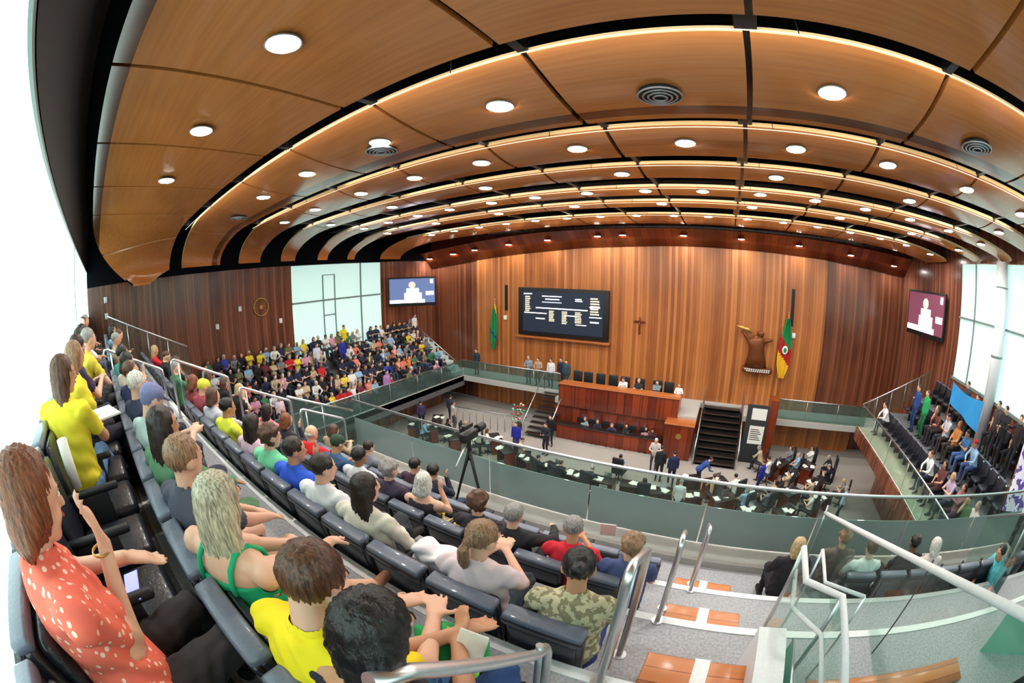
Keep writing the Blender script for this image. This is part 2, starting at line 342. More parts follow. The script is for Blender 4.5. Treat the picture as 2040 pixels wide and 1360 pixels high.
# sloping fascia panel down to the front wall
def ztop(x):
    P = [(-18.8, -.05), (-14.9, .45), (-12, .76), (-7.8, 1.1), (-2.3, 1.33), (1.2, 1.32), (5.7, 1.2), (10.8, .9)]
    for (a, za), (b, zb) in zip(P[:-1], P[1:]):
        if a <= x <= b: return za + (zb - za) * (x - a) / (b - a)
    return P[0][1] if x < P[0][0] else P[-1][1]
m = MB(); vs = []; n = 60
for i in range(n + 1):
    x = XL + (XR - XL) * i / n; z1 = ztop(x); z0 = min(2.13 + vault(x), z1 + 1.0)
    vs += [(x, 20.3, z0), (x, 20.9, (z0 + z1) / 2 + .05), (x, 21.46, z1), (x, 21.46, 3.0), (x, 20.3, 3.0)]
fs = []
for i in range(n):
    for j in range(4): fs.append((i * 5 + j, i * 5 + j + 1, (i + 1) * 5 + j + 1, (i + 1) * 5 + j))
m.add(vs, fs, 0, True)
struct(m, 'ceiling_fascia', 'bench_wood', 'glossy arched fascia where the ceiling meets the front wall', 'fascia')
# side gap closers (black) at the left end of the panels
# downlights
LIGHTS = {}
ROWS = [(1.4, [-8.0, -5.5, -3.1], 2.14), (4.2, [-9.1, -7.0, -4.8, -2.6, 1.4, 5.6], 2.14), (6.6, [-12.4, -10.4, -8.2, -6.3, -4.5, -2.5, -.6, 1.3, 3.1, 5.1, 7.0, 9.0], 2.12), (8.85, [-12.8, -9.4, -5.9, -2.3, 1.2, 4.7, 8.1], 2.12),
        (11.0, [-13.4, -11.9, -10.3, -8.8, -7.1, -5.55, -3.9, -2.2, -.6, 1.0, 2.6, 4.2, 5.8, 7.4, 9.0], 2.12), (13.2, [-14.3, -11.3, -8.2, -5.15, -2.1, .9, 4.0, 7.0, 9.4], 2.12), (16.25, [-14.2, -12.7, -11.2, -9.7, -8.2, -6.7, -5.2, -3.65, -2.1, -.7, .9, 2.4, 3.9, 5.4, 6.9, 8.3, 9.7], 2.08)]
ld = bpy.data.lights.new('downlight_beam', 'SPOT'); ld.energy = LAMP_W; ld.spot_size = math.radians(165); ld.spot_blend = 1; ld.shadow_soft_size = .1; ld.color = (1, .95, .88)
m = MB(); m.tube([(0, 0, .004), (0, 0, .03)], [.185, .185], 20); trim_me = m.mesh('trim_ring', ['steel_dull'])
m = MB(); m.tube([(0, 0, -.008), (0, 0, .006)], [.15, .17], 20); disc_me = m.mesh('lamp_disc', ['lampglow'])
proto = None
def downlight(x, y, z, lab, tilt=0):
    global proto
    r = empty('downlight', (x, y, z), lab, 'ceiling light', 'round ceiling downlights')
    a = bpy.data.objects.new('trim_ring', trim_me); COL.objects.link(a); a.parent = r
    b = bpy.data.objects.new('lamp_disc', disc_me); COL.objects.link(b); b.parent = r
    c = bpy.data.objects.new('beam', ld); COL.objects.link(c); c.parent = r; c.location = (0, 0, -.09)
    if tilt: r.rotation_euler = (tilt, 0, 0)
    return r
for k, (y, xs, z) in enumerate(ROWS):
    for i, x in enumerate(xs):
        inp = PAN[k][0] < y < PAN[k][1]
        t = (y - PAN[k][0]) / (PAN[k][1] - PAN[k][0])
        zz = zc(x, y, PAN[k][2] - (PAN[k][2] - PAN[k][3]) * (1 - (1 - t) ** 2)) - .02
        downlight(x, y, zz, f'round white downlight, {ORD[i]} from the left in the {where[k]} row of ceiling lights')
for i, (x, z) in enumerate([(-18.3, .6), (-16.3, .85), (-14.6, 1.05), (-12.2, 1.3), (-9.7, 1.5), (-6.8, 1.68), (-5.4, 1.75), (-2.2, 1.8), (.8, 1.78), (3.9, 1.7), (6.9, 1.55), (9.7, 1.35)]):
    downlight(x, 20.72, z, f'round downlight, {ORD[i]} from the left in the row above the front wall')
# warm strip lamps in the gaps, washing the rear half of each panel
for k in range(1, 7):
    y = PAN[k][0] - .2; xa, xb = -13.2 - .2 * k, 8.2
    r = empty('strip_lamp', ((xa + xb) / 2, y, 2.1), f'long thin strip lamp in the dark gap behind the {where[k]} row of ceiling panels', 'strip light', 'strip lamps between the ceiling panels')
    n = 24; m = MB(); c0 = (xa + xb) / 2
    pts = [(xa + (xb - xa) * i / n - c0, 0, .06 + vault(xa + (xb - xa) * i / n)) for i in range(n + 1)]
    m.tube(pts, .007, 6); m.obj('tube', 'striplight', r)
    for i in range(7): a = xa + .3 + (xb - xa - .6) * i / 6; MB().tube([(a - c0, 0, .06 + vault(a)), (a - c0, 0, .56 + vault(a))], .006, 6).obj('hanger', 'track', r)
    for i in range(4):
        a = xa + (xb - xa) * (i + .5) / 4; al = bpy.data.lights.new('strip_beam', 'AREA'); al.shape = 'RECTANGLE'; al.size = (xb - xa) / 4; al.size_y = .04; al.energy = STRIP_W; al.color = (.96, .97, 1)
        lo_ = bpy.data.objects.new('beam', al); COL.objects.link(lo_); lo_.parent = r; lo_.location = (a - c0, .03, .05 + vault(a)); lo_.rotation_euler = (math.radians(106), 0, 0)
# air outlets in the second panel row, little slots
for x in (-11.3, -5.0, -.64, 3.8):
    r = empty('air_outlet', (x, 4.42, zc(x, 4.42, 2.06) - .0), f'round black air outlet in the ceiling panel {"above the aisle" if x == -.64 else ("towards the right windows" if x > 0 else ("over the left seats" if x > -6 else "at the far left end"))}', 'air vent', 'round ceiling air outlets')
    m = MB()
    for q, rr in enumerate((.26, .2, .14, .08)):
        pts = [(rr * math.cos(a * PI / 12), rr * math.sin(a * PI / 12), -.035 - .008 * q) for a in range(25)]; m.tube(pts, .014, 6, cap=False)
    m.obj('ring', 'steel_dull', r)
    m = MB(); m.tube([(0, 0, -.03), (0, 0, .02)], .25, 24); m.obj('duct', 'black', r)
for x in (-1.25, 1.9):
    m = MB(); m.rbox(-.015, .015, -.17, .17, -.02, .02, .01)
    tag(m.obj('slot_light', 'scr_cream', None, (x, 4.95, zc(x, 4.95, 2.1) - .01), .3 if x < 0 else -.3), 'thin bright slot lamp ' + ('left' if x < 0 else 'right') + ' of the thick ceiling track', 'slot light', 'slot lights')

# ------------------------------------------------------------------ rear gallery tiers
XA0, XA1 = -.12, .72      # steps beside the camera
XB0, XB1 = -6.95, -6.1    # second stair further left
for k in (1, 2, 3, 4, 5):
    xr = {1: .9, 2: .9, 3: 7.0, 4: 7.0, 5: 7.0}[k]; m = MB()
    y0 = ED[k - 1]; m.box(-12.0 if k < 5 else -6.7, xr, y0, ED[k], FL[k] - .95, FL[k])
    m.box(-12.0 if k < 5 else -6.7, xr, ED[k] - .07, ED[k] + .004, FL[k] - .02, FL[k] + .008, 1)
    struct(m, 'floor', ['carpet', 'nosing'], f'grey carpeted gallery tier {["","at the last row","below the last row","in the middle","above the walkway","along the glass parapet"][k]}', 'gallery floor')
    if k in (2, 3, 4):
        for n_, (xa, xb) in enumerate(((XA0 + .12, XA1), (XB0 + .05, XB1 - .05))):
            if k == 5: continue
            s = empty('wood_step', ((xa + xb) / 2, ED[k] + .01, FL[k] - .322), f'orange wood half step {["on the aisle beside the camera", "on the far left aisle"][n_]}, {["", "", "topmost", "middle", "lowest"][k]} of its flight', 'step', 'wood half steps')
            w = (xb - xa) / 2; q = MB(); q.rbox(-w, w, 0, .48, -.31, 0, .01); q.obj('tread', 'step_wood', s)
            q = MB(); q.box(-.05, .05, -.004, .485, -.3, .006); q.obj('centre_strip', 'nosing', s)
m = MB(); m.box(-.35, .75, ED[1] - .02, ED[1] + .3, -1.845, -1.69)
# lower rear parts
struct(MB().box(-6.7, 7.0, 4.95, 5.1, -4.7, -3.74), 'wall_parapet', 'slab', 'pale edge of the gallery slab under the glass parapet', 'wall')
struct(MB().box(-12, 7, 4.6, 4.9, PIT, -4.7), 'wall_rear', 'dark_wood', 'dark wood wall of the chamber under the rear gallery', 'wall')
struct(MB().box(-14.86, -6.7, -.6, 5.6, STG - .3, STG), 'floor', 'carpet_dark', 'lower landing at the left end of the rear gallery', 'floor')
m = MB(); [m.box(-12.1, -12, ED[k - 1], ED[k], STG, FL[k]) for k in (1, 2, 3, 4)]; m.box(-6.75, -6.7, 3.4, 4.95, STG, -3.78)
struct(m, 'wall_stair', 'greywall', 'grey side walls of the rear gallery tiers', 'wall')
# ledge in front of the glass
struct(MB().box(-6.7, 7, 4.55, 4.95, -3.774, -3.66), 'trim_ledge', 'concrete', 'pale lilac ledge along the foot of the glass parapet', 'ledge')
def balustrade(name, pts, label, cat='balustrade', h0=0, h1=1.05, gm='clear_glass', rail=.025, post=True, frost=None, group=None, bottom=.06, seg=1.4, rm='steel'):
    """glass panels between points (x,y,z floor) with a steel top rail"""
    t = empty(name, pts[0], label, cat, group); o = Vector(pts[0]); P = [Vector(p) - o for p in pts]
    MB().tube([p + Vector((0, 0, h1)) for p in P], rail, 10).obj('top_rail', rm, t)
    for a, b in zip(P[:-1], P[1:]):
        L = (b - a).length; n = max(1, round(L / seg)); d = (b - a) / n; nr = Vector((-d.y, d.x, 0)).normalized() * .006
        for i in range(n):
            p = a + d * (i + .006); q = a + d * (i + .994); m = MB()
            def sheet(z0, z1):
                A = [p + Vector((0, 0, z0)), q + Vector((0, 0, z0)), q + Vector((0, 0, z1)), p + Vector((0, 0, z1))]
                return A
            def put(z0, z1, mat, nm):
                A = sheet(z0, z1); m = MB(); m.add([v - nr for v in A] + [v + nr for v in A], [(0, 1, 2, 3), (7, 6, 5, 4), (0, 4, 5, 1), (1, 5, 6, 2), (2, 6, 7, 3), (3, 7, 4, 0)]); m.obj(nm, mat, t)
            if frost: put(bottom, frost, 'frost', 'frosted_panel'); put(frost, h1 - .02, gm, 'glass_panel')
            else: put(bottom, h1 - .02, gm, 'glass_panel')
            if post and i: MB().tube([a + d * i, a + d * i + Vector((0, 0, h1))], .012, 6).obj('post', 'steel', t)
    return t
balustrade('glass_parapet', [(-6.7, 4.95, -3.70), (7.0, 4.95, -3.70)], 'long glass parapet with frosted grey lower band along the front of the rear gallery', h1=1.07, frost=.68, gm='pit_glass', post=False, seg=1.7)
# inverted-U handrails on the stair edges
def urail(x, y, zf, lab, dy=.46, dz=-.322, h=.84, drop=.2, r=.021, big=False):
    t = empty('handrail', (x, y, zf), lab, 'handrail', 'steel stair handrails')
    a = Vector((0, 0, 0)); b = Vector((0, dy, dz)); at = Vector((0, 0, h)); bt = Vector((0, dy, h - drop - .04))
    pts = [a, at - Vector((0, 0, .07)), at + Vector((0, .02, -.02)), at + Vector((0, .07, -.02)), bt + Vector((0, -.05, .02)), bt + Vector((0, -.01, -.01)), bt - Vector((0, 0, .07)), b]
    MB().tube(pts, r, 10).obj('tube', 'steel', t)
    MB().tube([a + Vector((0, .12, 0)) , a + Vector((0, .12, h - .04))], r * .6, 8).obj('inner_bar', 'steel', t)
    MB().tube([(0, 0, -.001), (0, 0, .012)], .045, 12).obj('foot_plate', 'steel', t); MB().tube([(0, dy, dz - .001), (0, dy, dz + .012)], .045, 12).obj('foot_plate', 'steel', t)
for k, nm in ((2, 'nearest the camera'), (3, 'beside the curly haired woman'), (4, 'next to the glass parapet')):
    urail({2: -.17, 3: -.03, 4: .2}[k], ED[k] - .06, FL[k], f'bent steel handrail on the aisle steps, {nm}')
for k, nm in ((1, 'by the last row'), (2, 'below the last row'), (3, 'half way down'), (4, 'at the bottom')):
    urail(XB1 - .02, ED[k] - .08, FL[k], f'bent steel handrail on the far left steps, {nm}', dy=.95, dz=-.32 if k > 1 else -.16, h=.86, drop=.4)
# the rail in the very foreground
t = empty('handrail', (-.36, .88, -1.845), 'thick steel handrail crossing the bottom of the view beside the black haired woman', 'handrail', 'steel stair handrails')
MB().tube([(0, 0, 0), (0, 0, .5), (0, -.02, .56), (0, -.09, .6), (-.05, -.58, 1.08), (-.06, -.68, 1.14)], .022, 12).obj('tube', 'steel', t)
MB().tube([(0, -.07, 0), (0, -.07, .64)], .014, 10).obj('inner_bar', 'steel_dull', t)

# ------------------------------------------------------------------ stairwell glass right of the aisle
t = balustrade('stairwell_balustrade', [(1.9, .3, -1.86), (1.9, 4.8, -3.86)], 'big sloping glass balustrade with a wide white steel top rail right of the aisle', h1=1.02, seg=2.3, rail=.03, rm='white_paint', post=False, bottom=-.15)
MB().tube([(0, 4.5, -1.86), (0, 4.5, -.86)], .014, 8).obj('post', 'steel', t)
MB().tube([(.012, 1.72, -1.72), (.012, 1.72, .31)], .008, 6).obj('joint_strip', 'track', t)
def bent(name, pts, r, lab, posts=(), mat='white_paint', glz=None):
    o = Vector(pts[0]); t = empty(name, pts[0], lab, 'handrail'); MB().tube([Vector(p) - o for p in pts], r, 10).obj('tube', mat, t)
    for p in posts: MB().tube([Vector(p) - o, Vector((p[0], p[1], p[3])) - o] if len(p) > 3 else [Vector(p) - o, Vector((p[0], p[1], p[2] - .9)) - o], r * .7, 8).obj('post', 'steel', t)
    if glz is not None:
        for a, b in zip(pts[:-1], pts[1:]):
            a = Vector(a) - o; b = Vector(b) - o; g = MB(); nr = Vector((-(b - a).y, (b - a).x, 0)).normalized() * .006
            A = [a + Vector((0, 0, glz)), b + Vector((0, 0, glz)), b - Vector((0, 0, .02)), a - Vector((0, 0, .02))]
            g.add([v - nr for v in A] + [v + nr for v in A], [(0, 1, 2, 3), (7, 6, 5, 4), (0, 4, 5, 1), (1, 5, 6, 2), (2, 6, 7, 3), (3, 7, 4, 0)]); g.obj('glass_panel', 'clear_glass', t)
    return t
bent('kinked_handrail', [(.83, 2.24, -1.6), (.82, 1.9, -1.6), (1.07, 1.76, -1.6), (1.03, .95, -1.6)], .024, 'upper white handrail with a kink above the stairwell, on clear glass', [(.83, 2.24, -1.6), (1.07, 1.76, -1.6)], glz=-.88)
bent('kinked_handrail', [(.87, 2.31, -1.85), (.83, 1.92, -1.85), (1.04, 1.68, -1.85), (1.04, 1.1, -1.85)], .017, 'lower thin white handrail with a kink inside the stairwell', [])
bent('kinked_handrail', [(1.0, 2.28, -1.64), (.98, 1.94, -1.64), (1.27, 1.8, -1.64)], .014, 'third slim white handrail with a kink nearest the sloping glass', [(1.0, 2.28, -1.64), (1.27, 1.8, -1.64)])
struct(MB().box(.66, .86, .2, 1.87, -3.4, -2.0), 'wall_stairwell', 'white_paint', 'low white wall between the aisle and the stairwell', 'wall')
for i, (a, b) in enumerate((((.95, 1.85, -2.0), (.95, .9, -2.0)), ((3.3, 1.75, -1.95), (4.6, 1.2, -1.95)), ((4.6, 1.2, -1.95), (4.9, .2, -1.95)))):
    balustrade('teal_glass_screen', [(a[0], a[1], a[2] - 1.1), (b[0], b[1], b[2] - 1.1)], ['narrow teal glass screen beside the low white wall', 'teal glass screen at the back corner of the stairwell', 'outermost teal glass screen of the stairwell'][i], 'glass screen', h1=1.02, gm='sea_glass', post=False, seg=.7, bottom=0, rail=.012)
m = MB(); m.box(.95, 7.0, -.6, 2.28, -4.6, -4.3); struct(m, 'floor', 'carpet_dark', 'dark floor at the bottom of the stairwell', 'floor')
m = MB(); m.rbox(1.25, 2.9, 1.48, 1.74, -2.488, -2.44, .01)
struct(MB().box(.95, 7.0, 1.17, 1.25, -4.5, -2.5), 'wall_stairwell', 'greywall', 'grey face of the stairwell below the carpet', 'wall')
tag(m.obj('wood_step', 'step_wood'), 'long orange wood step at the head of the stairwell, bottom right of the view', 'step', 'wood half steps')
balustrade('glass_balustrade', [(3.6, 2.25, -2.49), (4.9, 3.35, -3.1), (5.2, 4.5, -3.77)], 'glass balustrade beside the person in the cyan shirt', h1=1.0, seg=1.0, rail=.018)

# left end rails of the rear gallery
balustrade('glass_balustrade', [(-12, .2, -1.5), (-12, 2.75, -2.7)], 'sloping glass balustrade closing the far left end of the rear gallery', h1=1.02, seg=.8)
balustrade('glass_balustrade', [(-6.72, 3.4, -3.2), (-6.72, 4.95, -3.9)], 'short teal glass balustrade at the left end of the long parapet', h1=1.02, seg=.8, gm='teal_glass')

# ------------------------------------------------------------------ seats
def make_seat(parts=True):
    t = empty('auditorium_seat', (0, 0, 0), 'x', 'seat', 'black auditorium seats')
    R = Matrix.Translation((0, 0, .44)) @ Matrix.Rotation(math.radians(7), 4, 'X')
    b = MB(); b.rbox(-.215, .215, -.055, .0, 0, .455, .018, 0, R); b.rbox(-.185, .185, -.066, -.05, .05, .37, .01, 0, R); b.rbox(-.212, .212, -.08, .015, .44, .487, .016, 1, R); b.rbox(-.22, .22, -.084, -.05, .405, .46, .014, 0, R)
    b.obj('backrest', ['leather', 'leather_sheen'], t)
    if parts:
        c = MB(); c.rbox(-.19, .19, .0, .06, .02, .44, .03, 0, R); c.obj('back_cushion', 'leather', t)
        c = MB(); c.rbox(-.195, .195, .03, .46, .36, .46, .04, 0); c.obj('seat', 'leather', t)
        c = MB(); c.rbox(-.245, -.2, -.02, .38, .6, .64, .015); c.rbox(-.24, -.205, .0, .3, .3, .61, .01); c.obj('armrest', 'leather_dull', t)
        c = MB(); c.box(-.24, -.2, .05, .2, 0, .34); c.box(-.26, -.18, .02, .3, 0, .02); c.obj('pedestal', 'plastic', t)
    else:
        c = MB(); c.rbox(-.195, .195, .03, .46, .36, .46, .04, 0); c.box(-.235, -.205, .02, .3, 0, .62); c.obj('seat', 'leather', t)
    return t
RN = {1: 'last row against the blinds', 2: 'second row from back', 3: 'third row from back', 4: 'fourth row from back', 5: 'front row by the parapet'}
SY = {k: 1.29 + (k - 3) * 1.115 for k in (2, 3, 4, 5)}; SY[1] = -.5
hi = make_seat(True); lo = make_seat(False); used = {}
def seat(src, x, y, z, rz, lab, grp):
    if src.name not in used:
        used[src.name] = 1; src.location = (x, y, z + E); src.rotation_euler = (0, 0, rz); src['label'] = lab; src['group'] = grp; return src
    return dup(src, (x, y, z), rz, lab, grp)
for k in range(1, 6):
    x = {1: -.55, 2: -.55, 3: -.52, 4: -.62, 5: -.42}[k]; i = 0
    while x > XB1 - .1:
        seat(hi, x, SY[k], FL[k], 0, f'black seat, {ORD[i]} left of the near aisle, {RN[k]}', 'seats of the rear gallery'); x -= .475; i += 1
    if k < 5:
        x = XB0 - .3; i = 0
        while x > -11.8: seat(lo, x, SY[k], FL[k], 0, f'black seat, {ORD[i]} beyond the far left steps, {RN[k]}', 'seats of the rear gallery'); x -= .5; i += 1
for i in range(9): seat(hi, 2.25 + .5 * i, SY[5] + .1, FL[5], 0, f'black auditorium seat, {ORD[i]} right of the sloping glass in the front row', 'seats of the rear gallery')
# right gallery
RX = [7.75, 9.0, 10.2]; RZ = [-5.6, -4.85, -4.1]; XE = 6.9
for k in range(3):
    x0 = XE if k == 0 else RX[k] - .5; x1 = (RX[k + 1] - .5) if k < 2 else XR
    m = MB(); m.box(x0, x1, 5.2, 16.6, RZ[k] - (.35 if k == 0 else .6), RZ[k]); m.box(x0 - .004, x0 + .05, 5.2, 16.6, RZ[k] - .02, RZ[k] + .006, 1)
    struct(m, 'floor', ['beige' if k == 0 else 'carpet_dark', 'nosing'], f'{["beige walkway at the front", "second dark tier", "top dark tier"][k]} of the right gallery', 'gallery floor')
for k in range(3):
    for i in range(19):
        y = 15.9 - .55 * i
        if k == 2 and abs(y - 11.4) < .5: continue
        seat(lo, RX[k] + .42, y, RZ[k], PI / 2, f'black seat, {ORD[i]} from the front wall, {["front", "second", "top"][k]} row of right gallery', 'seats of the right gallery')
balustrade('glass_balustrade', [(XE, 5.1, -5.6), (XE, 16.6, -5.6)], 'long glass balustrade along the walkway of the right gallery', h1=1.0, seg=1.9, gm='clear_glass')
struct(MB().box(XE - .1, XE, 5.1, 16.6, -6.1, -5.58), 'wall_gallery', 'dark_wood_side', 'dark edge of the right gallery slab', 'wall')
struct(MB().box(8.6, 8.75, 5, 16.4, PIT, -5.9), 'wall_gallery', 'dark_wood_side', 'dark wood wall under the right gallery', 'wall')
balustrade('glass_balustrade', [(XE, 16.6, -5.6), (10.6, 16.6, -3.9)], 'stepped balustrade at the front wall end of the right gallery', h1=1.0, seg=.9)
# left gallery
LXs = [-15.5 - .74 * k for k in range(5)]; LZ = [STG + .53 * k for k in range(5)]
for k in range(5):
    x1 = -14.86 if k == 0 else LXs[k] + .36; x0 = LXs[k + 1] + .36 if k < 4 else XL
    struct(MB().box(x0, x1, 4.2, 19.8, LZ[k] - .6, LZ[k]), 'floor', 'carpet_dark', f'{["front walkway", "second tier", "third tier", "fourth tier", "top tier"][k]} of the left gallery', 'gallery floor')
for k in range(5):
    for i in range(13 if k else 9):
        y = 18.9 - 1.1 * i
        if (i + k) % 2: seat(lo, LXs[k] - .2, y, LZ[k], -PI / 2, f'black seat, {ORD[i]} from the front wall, {["front", "second", "third", "fourth", "top"][k]} row of left gallery', 'seats of the left gallery')
struct(MB().box(-15.0, -14.86, 5, 19.8, STG - .3, STG + .02), 'trim_slab', 'slab', 'pale slab edge of the left gallery', 'slab edge')
balustrade('glass_balustrade', [(-14.9, 5.2, STG), (-14.9, 19.75, STG)], 'long teal glass balustrade in front of the left gallery crowd', h1=1.0, seg=2.0, gm='teal_glass')
struct(MB().box(-16.6, -16.4, 5, 19.5, PIT, STG - .3), 'wall_gallery', 'dark_wood_side', 'dark wood wall of the chamber under the left gallery', 'wall')
balustrade('glass_balustrade', [(-18.4, 19.2, -4.6), (-15.2, 19.4, STG)], 'sloping stair balustrade at the front wall end of the left gallery', h1=1.0, seg=.9)
m = MB()
for i in range(8): m.box(-18.4 + .4 * i, -18.0 + .4 * i, 19.25, 20.2, STG, -4.6 - .26 * i)
struct(m, 'stairs', 'white_paint', 'pale stair flight climbing the left gallery beside the front wall', 'stairs')

# ------------------------------------------------------------------ stage
m = MB(); m.box(XL, -8.2, 19.75, YF, STG - .28, STG); m.box(1.55, XR, 19.75, YF, STG - .28, STG); m.box(-8.2, -.8, 18.7, YF, STG - .28, STG); m.box(-.8, 1.55, 21.1, YF, STG - .28, STG)
struct(m, 'floor', 'slab', 'pale stage floor in front of the wood wall', 'stage floor')
struct(MB().box(-8.2, -.8, 18.75, 19.0, PIT, STG - .28), 'wall_stage', 'bench_wood', 'dark wood front of the stage platform behind the lower bench', 'wall')
struct(MB().box(3.4, 8.4, 21.2, YF, PIT, STG - .3), 'wall_stage', 'panel_wood', 'orange wood wall under the stage on the right', 'wall')
balustrade('glass_balustrade', [(-14.9, 19.78, STG), (-8.4, 19.78, STG)], 'glass balustrade on the stage edge left of the president bench', h1=1.0, seg=1.6, gm='teal_glass')
balustrade('glass_balustrade', [(3.1, 19.78, STG), (8.6, 19.78, STG)], 'glass balustrade on the stage edge right of the brown pillar', h1=1.05, seg=1.8, gm='teal_glass')
t = empty('president_bench', (-4.85, 18.9, STG), 'long upper wood bench on the stage for the presiding board', 'bench')
m = MB(); m.rbox(-3.1, 3.1, -.3, -.2, -.35, .78, .02); m.rbox(3.0, 3.1, -.2, .9, 0, .78, .02); m.obj('front_panel', 'bench_wood', t)
m = MB(); m.rbox(-3.15, 3.15, -.35, .45, .78, .84, .02); m.obj('worktop', 'step_wood', t)
for i in range(7): MB().box(-3.1 + .88 * (i + 0) - .01, -3.1 + .88 * i + .01, -.312, -.298, -.3, .74).obj('panel_joint', 'black', t)
t = empty('clerk_bench', (-5.0, 18.1, PIT), 'lower wood bench for the clerks in front of the stage', 'bench')
m = MB(); m.rbox(-2.75, 2.6, -.1, 0, 0, .78, .02); m.obj('front_panel', 'bench_wood', t); m = MB(); m.rbox(-2.8, 2.65, -.12, .5, .74, .79, .02); m.obj('worktop', 'desk', t)
t = empty('rostrum', (-1.45, 18.2, PIT), 'square wood speaker rostrum left of the steps with a small crest', 'rostrum')
m = MB(); m.rbox(-.75, .62, -.35, .5, 0, 1.75, .02); m.obj('body', 'bench_wood', t); m = MB(); m.rbox(-.8, .67, -.4, .55, 1.72, 1.8, .02); m.obj('top', 'step_wood', t)
m = MB(); m.tube([(-.05, -.37, 1.2), (-.05, -.352, 1.2)], .14, 16); m.obj('crest', 'brass', t)
t = empty('stage_steps', (.45, 17.6, PIT), 'dark wood steps with steel handrails from the chamber floor up to the stage', 'stairs')
for i in range(9):
    m = MB(); m.rbox(-1.0, 1.0, .38 * i, .38 * i + .42, .19 * (i + 1) + .02 * i - .05, .19 * (i + 1) + .02 * i, .01); m.obj('tread', 'desk', t)
m = MB(); m.add([(x, y, z) for x in (-1.02, 1.02) for y, z in ((.1, 0), (3.5, 0), (3.5, 1.85))], [(0, 1, 2), (5, 4, 3), (0, 2, 5, 3), (0, 3, 4, 1), (1, 4, 5, 2)]); m.obj('carcass', 'black', t)
for s in (-1.06, 1.06): MB().tube([(s, 0, 0), (s, 0, .9), (s, 3.3, 2.85), (s, 3.3, 1.9)], .03, 8).obj('handrail', 'steel', t); MB().tube([(s, 1.6, .8), (s, 1.6, 1.85)], .02, 8).obj('post', 'steel', t)
t = empty('stage_steps', (-8.6, 17.4, PIT), 'dark open steps with steel handrails left of the upper bench', 'stairs')
for i in range(9):
    m = MB(); m.rbox(-.7, .7, .28 * i, .28 * i + .3, .2 * (i + 1) - .04, .2 * (i + 1), .01); m.obj('tread', 'desk', t)
for s in (-.75, .75): MB().tube([(s, 0, 0), (s, 0, .9), (s, 2.4, 2.85), (s, 2.4, 1.9)], .03, 8).obj('handrail', 'steel', t)
t = empty('poster_stand', (2.25, 18.6, PIT), 'dark board with white posters between the stage steps and the brown pillar', 'notice board')
m = MB(); m.rbox(-.6, .5, 0, .1, 0, 2.9, .01); m.obj('board', 'charcoal', t)
for z0, z1 in ((2.2, 2.75), (1.0, 1.9)): m = MB(); m.box(-.35, .4, -.012, 0, z0, z1); m.obj('poster', 'paper', t)
m = MB()
for i in range(6): m.box(-.28, .28 - .07 * (i % 3), -.016, -.012, 1.2 + .1 * i, 1.24 + .1 * i)
m.obj('printed_lines', 'charcoal', t)
struct(MB().box(2.8, 3.25, 18.9, 19.8, PIT, -5.5), 'column', 'bench_wood', 'square brown wood pillar at the right end of the steps', 'pillar')
# high backed chairs on the stage
def chair(x, y, z, rz, lab, grp, mat='leather_dull'):
    t = empty('swivel_chair', (x, y, z), lab, 'chair', grp, rz)
    m = MB(); m.rbox(-.26, .26, -.3, -.2, .5, 1.2, .08); m.obj('backrest', mat, t); m = MB(); m.rbox(-.27, .27, -.25, .28, .42, .52, .04); m.obj('seat', mat, t)
    m = MB(); m.tube([(0, 0, .05), (0, 0, .42)], .03); [m.tube([(0, 0, .07), (.3 * math.cos(a), .3 * math.sin(a), .03)], .02, 6) for a in (0, 1.26, 2.5, 3.77, 5)]; m.obj('base', 'plastic', t)
for i, x in enumerate((-7.5, -6.9, -6.2, -5.5, -4.85, -4.05, -3.1, -2.5)): chair(x, 19.85, STG, PI, f'dark high backed chair, {ORD[i]} from the left behind the upper bench', 'chairs behind the upper bench')

# board screen and objects on the front wall
yy = YF
t = empty('voting_board', (-9.1, yy - .02, -2.62), 'large black electronic voting board with rows of white names', 'screen')
m = MB(); m.rbox(-2.78, 2.82, -.16, .0, -1.38, 1.42, .03); m.obj('frame', 'black', t)
m = MB(); m.box(-2.45, 2.5, -.172, -.16, -1.15, 1.2); m.obj('display', 'scr_dark', t)
m = MB(); m.rbox(-2.9, 2.95, -.3, .0, -1.56, -1.44, .02); m.obj('shelf', 'step_wood', t)
rnd = random.Random(5)
w1, w2, w3 = 'scr_white', 'scr_cream', 'scr_grey'
def bars(mb, x0, x1, z0, z1, rows, jag=.25):
    h = (z1 - z0) / rows
    for i in range(rows): MB().box(x0, x1 - rnd.random() * jag * (x1 - x0), -.178, -.172, z0 + h * i + h * .25, z0 + h * i + h * .75).obj('text_line', mb, t)
bars(w1, -2.4, -1.75, 1.0, 1.12, 1); bars(w1, -1.2, .3, .9, 1.0, 1); bars(w1, -1.0, .1, .72, .84, 1); bars(w3, -1.2, .4, .55, .66, 1)
bars(w2, -2.3, -1.95, -.1, .95, 9); bars(w2, 1.75, 2.3, 0, 1.0, 7); bars(w1, 1.7, 2.45, .4, .5, 1); bars(w1, 1.7, 2.45, -.15, -.05, 1); bars(w1, 1.75, 2.4, -.45, -.3, 1); bars(w1, .85, 1.3, .7, .9, 2)
bars(w1, -1.6, 1.6, .2, .32, 1, .02); bars(w1, -2.35, -.9, -.1, .0, 1); bars(w1, -1.6, -.85, -.42, -.3, 1); bars(w2, -.75, -.4, -.5, .15, 7); bars(w2, .05, .4, -.6, .15, 8); bars(w2, .85, 1.25, -.5, .15, 7); bars(w1, .9, 1.6, -.62, -.54, 1); bars(w1, .2, 1.0, -.15, -.05, 1)
